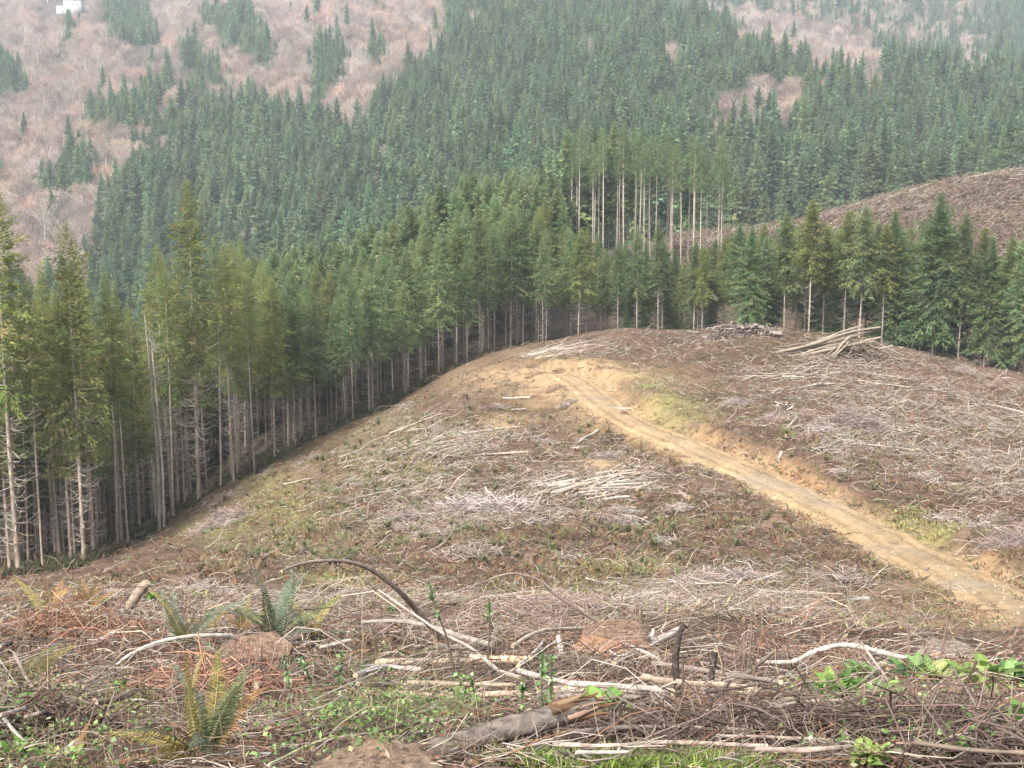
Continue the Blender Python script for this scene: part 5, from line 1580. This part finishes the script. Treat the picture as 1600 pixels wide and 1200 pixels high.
rosette(958, 1118, .155, 16, LG, 201, "bright green leafy plant at the torn end of the log", .30)
for k, (px, py, sz, nl, cl, lab) in enumerate([(1300, 1092, .17, 15, LG, "leafy plant below the humped bough, bright green"), (1382, 1092, .13, 10, LG, "small leafy plant touched by the straight pale stick"), (1432, 1062, .24, 14, LD, "darker leafy plant above the long grey limb"), (1470, 1072, .22, 14, LY, "yellow green leafy plant in the row at right"), (1530, 1078, .25, 15, LY, "pale yellow green leafy plant near the right edge"),
                                           (1585, 1068, .22, 12, LD, "leafy plant at the right edge behind the row"), (1592, 1135, .14, 10, LG, "leafy plant under the long grey limb at the right edge"), (1365, 1192, .105, 14, LY, "bright yellow green plant at the bottom right"), (1492, 1180, .10, 10, LG, "leafy plant in the bottom right corner"), (1345, 1055, .18, 9, LD, "dark leafy plant tucked under the humped bough"),
                                           (20, 1118, .14, 12, LG, "bright leafy plant at the left edge"), (25, 1190, .10, 12, LG, "leafy plant in the bottom left corner"), (95, 1196, .08, 8, LY, "small pale plant beside the pale straight stick"), (190, 1075, .08, 9, LG, "tiny leafy plant near the charred bough"), (235, 938, .20, 9, LG, "green leafy plant by the brown limb stub"), (315, 935, .22, 8, LY, "yellow green plant behind the upright grey fern"),
                                           (160, 945, .2, 8, LY, "pale green plant left of the brown limb stub"), (612, 955, .16, 8, LD, "dim green plant under the arching branch"), (905, 1125, .06, 7, LG, "tiny bright plant under the torn log end"), (720, 1098, .12, 9, LG, "leafy shoot above the brambles"), (1200, 1125, .09, 8, LD, "low dark plant between bottom boughs")]):
    rosette(px, py, sz, nl, cl, 210 + k, lab)


def sapling(stems, D, leaf, nleaf, cols, seed, label, rpx=2.4, toponly=False):
    r = np.random.default_rng(seed)
    base = P3(stems[0][0][0], stems[0][0][1], D)
    root = empty("leafy_sapling", tuple(base))
    for q, st in enumerate(stems):
        W = np.array([P3(px, py, D) for px, py in st]) - base
        V, Q, T, cap = tube(W, [rpx * D / F, rpx * .5 * D / F], 6, seed + q, .08)
        obj("stem", MB().add(V, Q, T, (.085, .065, .05)).mesh("stem", [m_bark], True), root)
        m = nleaf
        u = r.uniform(.62 if toponly else .25, 1, m) * (len(W) - 1)
        i = np.minimum(u.astype(int), len(W) - 2); f = (u - i)[:, None]
        P_ = W[i] * (1 - f) + W[i + 1] * f
        D_ = norm(r.normal(size=(m, 3)) + np.array([0, -.2, .35]))
        L_ = leaf * r.uniform(.6, 1.3, m)
        V, Q = kites(P_, D_, L_, L_ * .30, r, .8, .1)
        obj("leaf_cluster", MB().add(V, Q, None, np.repeat(palette(m, cols, [1] * len(cols), r, .2), 4, 0)).mesh("leaf_cluster", [m_leaf]), root)
    return tag(root, label, "sapling")


HOL = [(.08, .15, .05), (.11, .19, .06), (.17, .24, .10), (.30, .36, .24)]
sapling([[(846, 1200), (848, 1120), (846, 1060), (849, 1018)], [(860, 1202), (862, 1130), (860, 1070), (863, 1022)], [(814, 1180), (815, 1130), (816, 1080), (818, 1068)]], 5.5, .026, 80, HOL, 301, "dark stemmed leafy saplings in front of the snapped log", 2.6)
sapling([[(716, 1082), (706, 1030), (694, 985), (680, 950), (672, 915)]], 10.2, .045, 34, HOL, 302, "dark shoot tipped with a tuft of leaves above the middle sticks", 2.6, True)
sapling([[(762, 1030), (765, 985), (764, 935)]], 13.0, .055, 34, HOL, 303, "holly shoot with glossy leaves behind the middle sticks", 2.0, True)
sapling([[(525, 1105), (530, 1060), (534, 1020)], [(490, 1110), (488, 1070), (470, 1030)], [(460, 1110), (450, 1060), (443, 1025)]], 8.6, .034, 60, HOL, 304, "holly shoots right in front of the broad reddish stump", 1.8)
sapling([[(760, 1125), (742, 1085), (735, 1055)], [(730, 1120), (722, 1080), (716, 1050)]], 8.2, .034, 60, HOL + [(.22, .30, .09)], 305, "leafy holly shoots between brambles and layered sticks", 1.8)

# the white house cut off by the top edge
D_ = 1690.0
pos = P3(110, 20, D_); pos[2] = G(pos[0], D_)
root = empty("white_house", tuple(pos))
mb = MB()
def box(mb, x0, x1, y0, y1, z0, z1, c, m=0):
    v = [(x, y, z) for x in (x0, x1) for y in (y0, y1) for z in (z0, z1)]
    mb.add(v, [(0, 1, 3, 2), (4, 6, 7, 5), (0, 4, 5, 1), (2, 3, 7, 6), (0, 2, 6, 4), (1, 5, 7, 3)], None, c, m)
wb = MB(); box(wb, -7, 12, 0, 12, -3, 15, (.8, .8, .78)); box(wb, -16, -7.05, 2, 11, -3, 8.5, (.8, .8, .78))
obj("wall", wb.mesh("house_wall", [m_wall]), root)
rb = MB(); rb.add([(-8, -1, 15.02), (13, -1, 15.02), (-8, 13, 15.02), (13, 13, 15.02), (-8, 6, 19), (13, 6, 19)], [(0, 1, 5, 4), (3, 2, 4, 5)], [(0, 4, 2), (1, 3, 5)], (.6, .6, .6))
obj("roof", rb.mesh("house_roof", [m_wall]), root)
for wx in (-4, 1, 6):
    fb = MB(); box(fb, wx, wx + 2.2, -.25, -.02, 9, 12, (.05, .06, .07)); obj("window", fb.mesh("house_window", [m_glass]), root)
tag(root, "white house among bare trees at the top left, cut off by the picture edge", "house")

# ------------------------------------------------------------------ haze
hb = np.array([(x, y, z) for x in (-2600, 2600) for y in (-60, 2620) for z in (-140, 260)], float)
hq = [(0, 1, 3, 2), (4, 6, 7, 5), (0, 4, 5, 1), (2, 3, 7, 6), (0, 2, 6, 4), (1, 5, 7, 3)]
m_haze = bpy.data.materials.new("haze")
m_haze.use_nodes = True
hn = m_haze.node_tree
hn.nodes.clear()
ho = hn.nodes.new("ShaderNodeOutputMaterial")
pv = hn.nodes.new("ShaderNodeVolumePrincipled")
pv.inputs["Color"].default_value = (0.80, 0.90, 1.0, 1)
pv.inputs["Density"].default_value = 0.00012
hn.links.new(pv.outputs[0], ho.inputs["Volume"])
tag(obj("haze", new_mesh("haze", hb, hq, None, None, [m_haze])), kind="stuff")
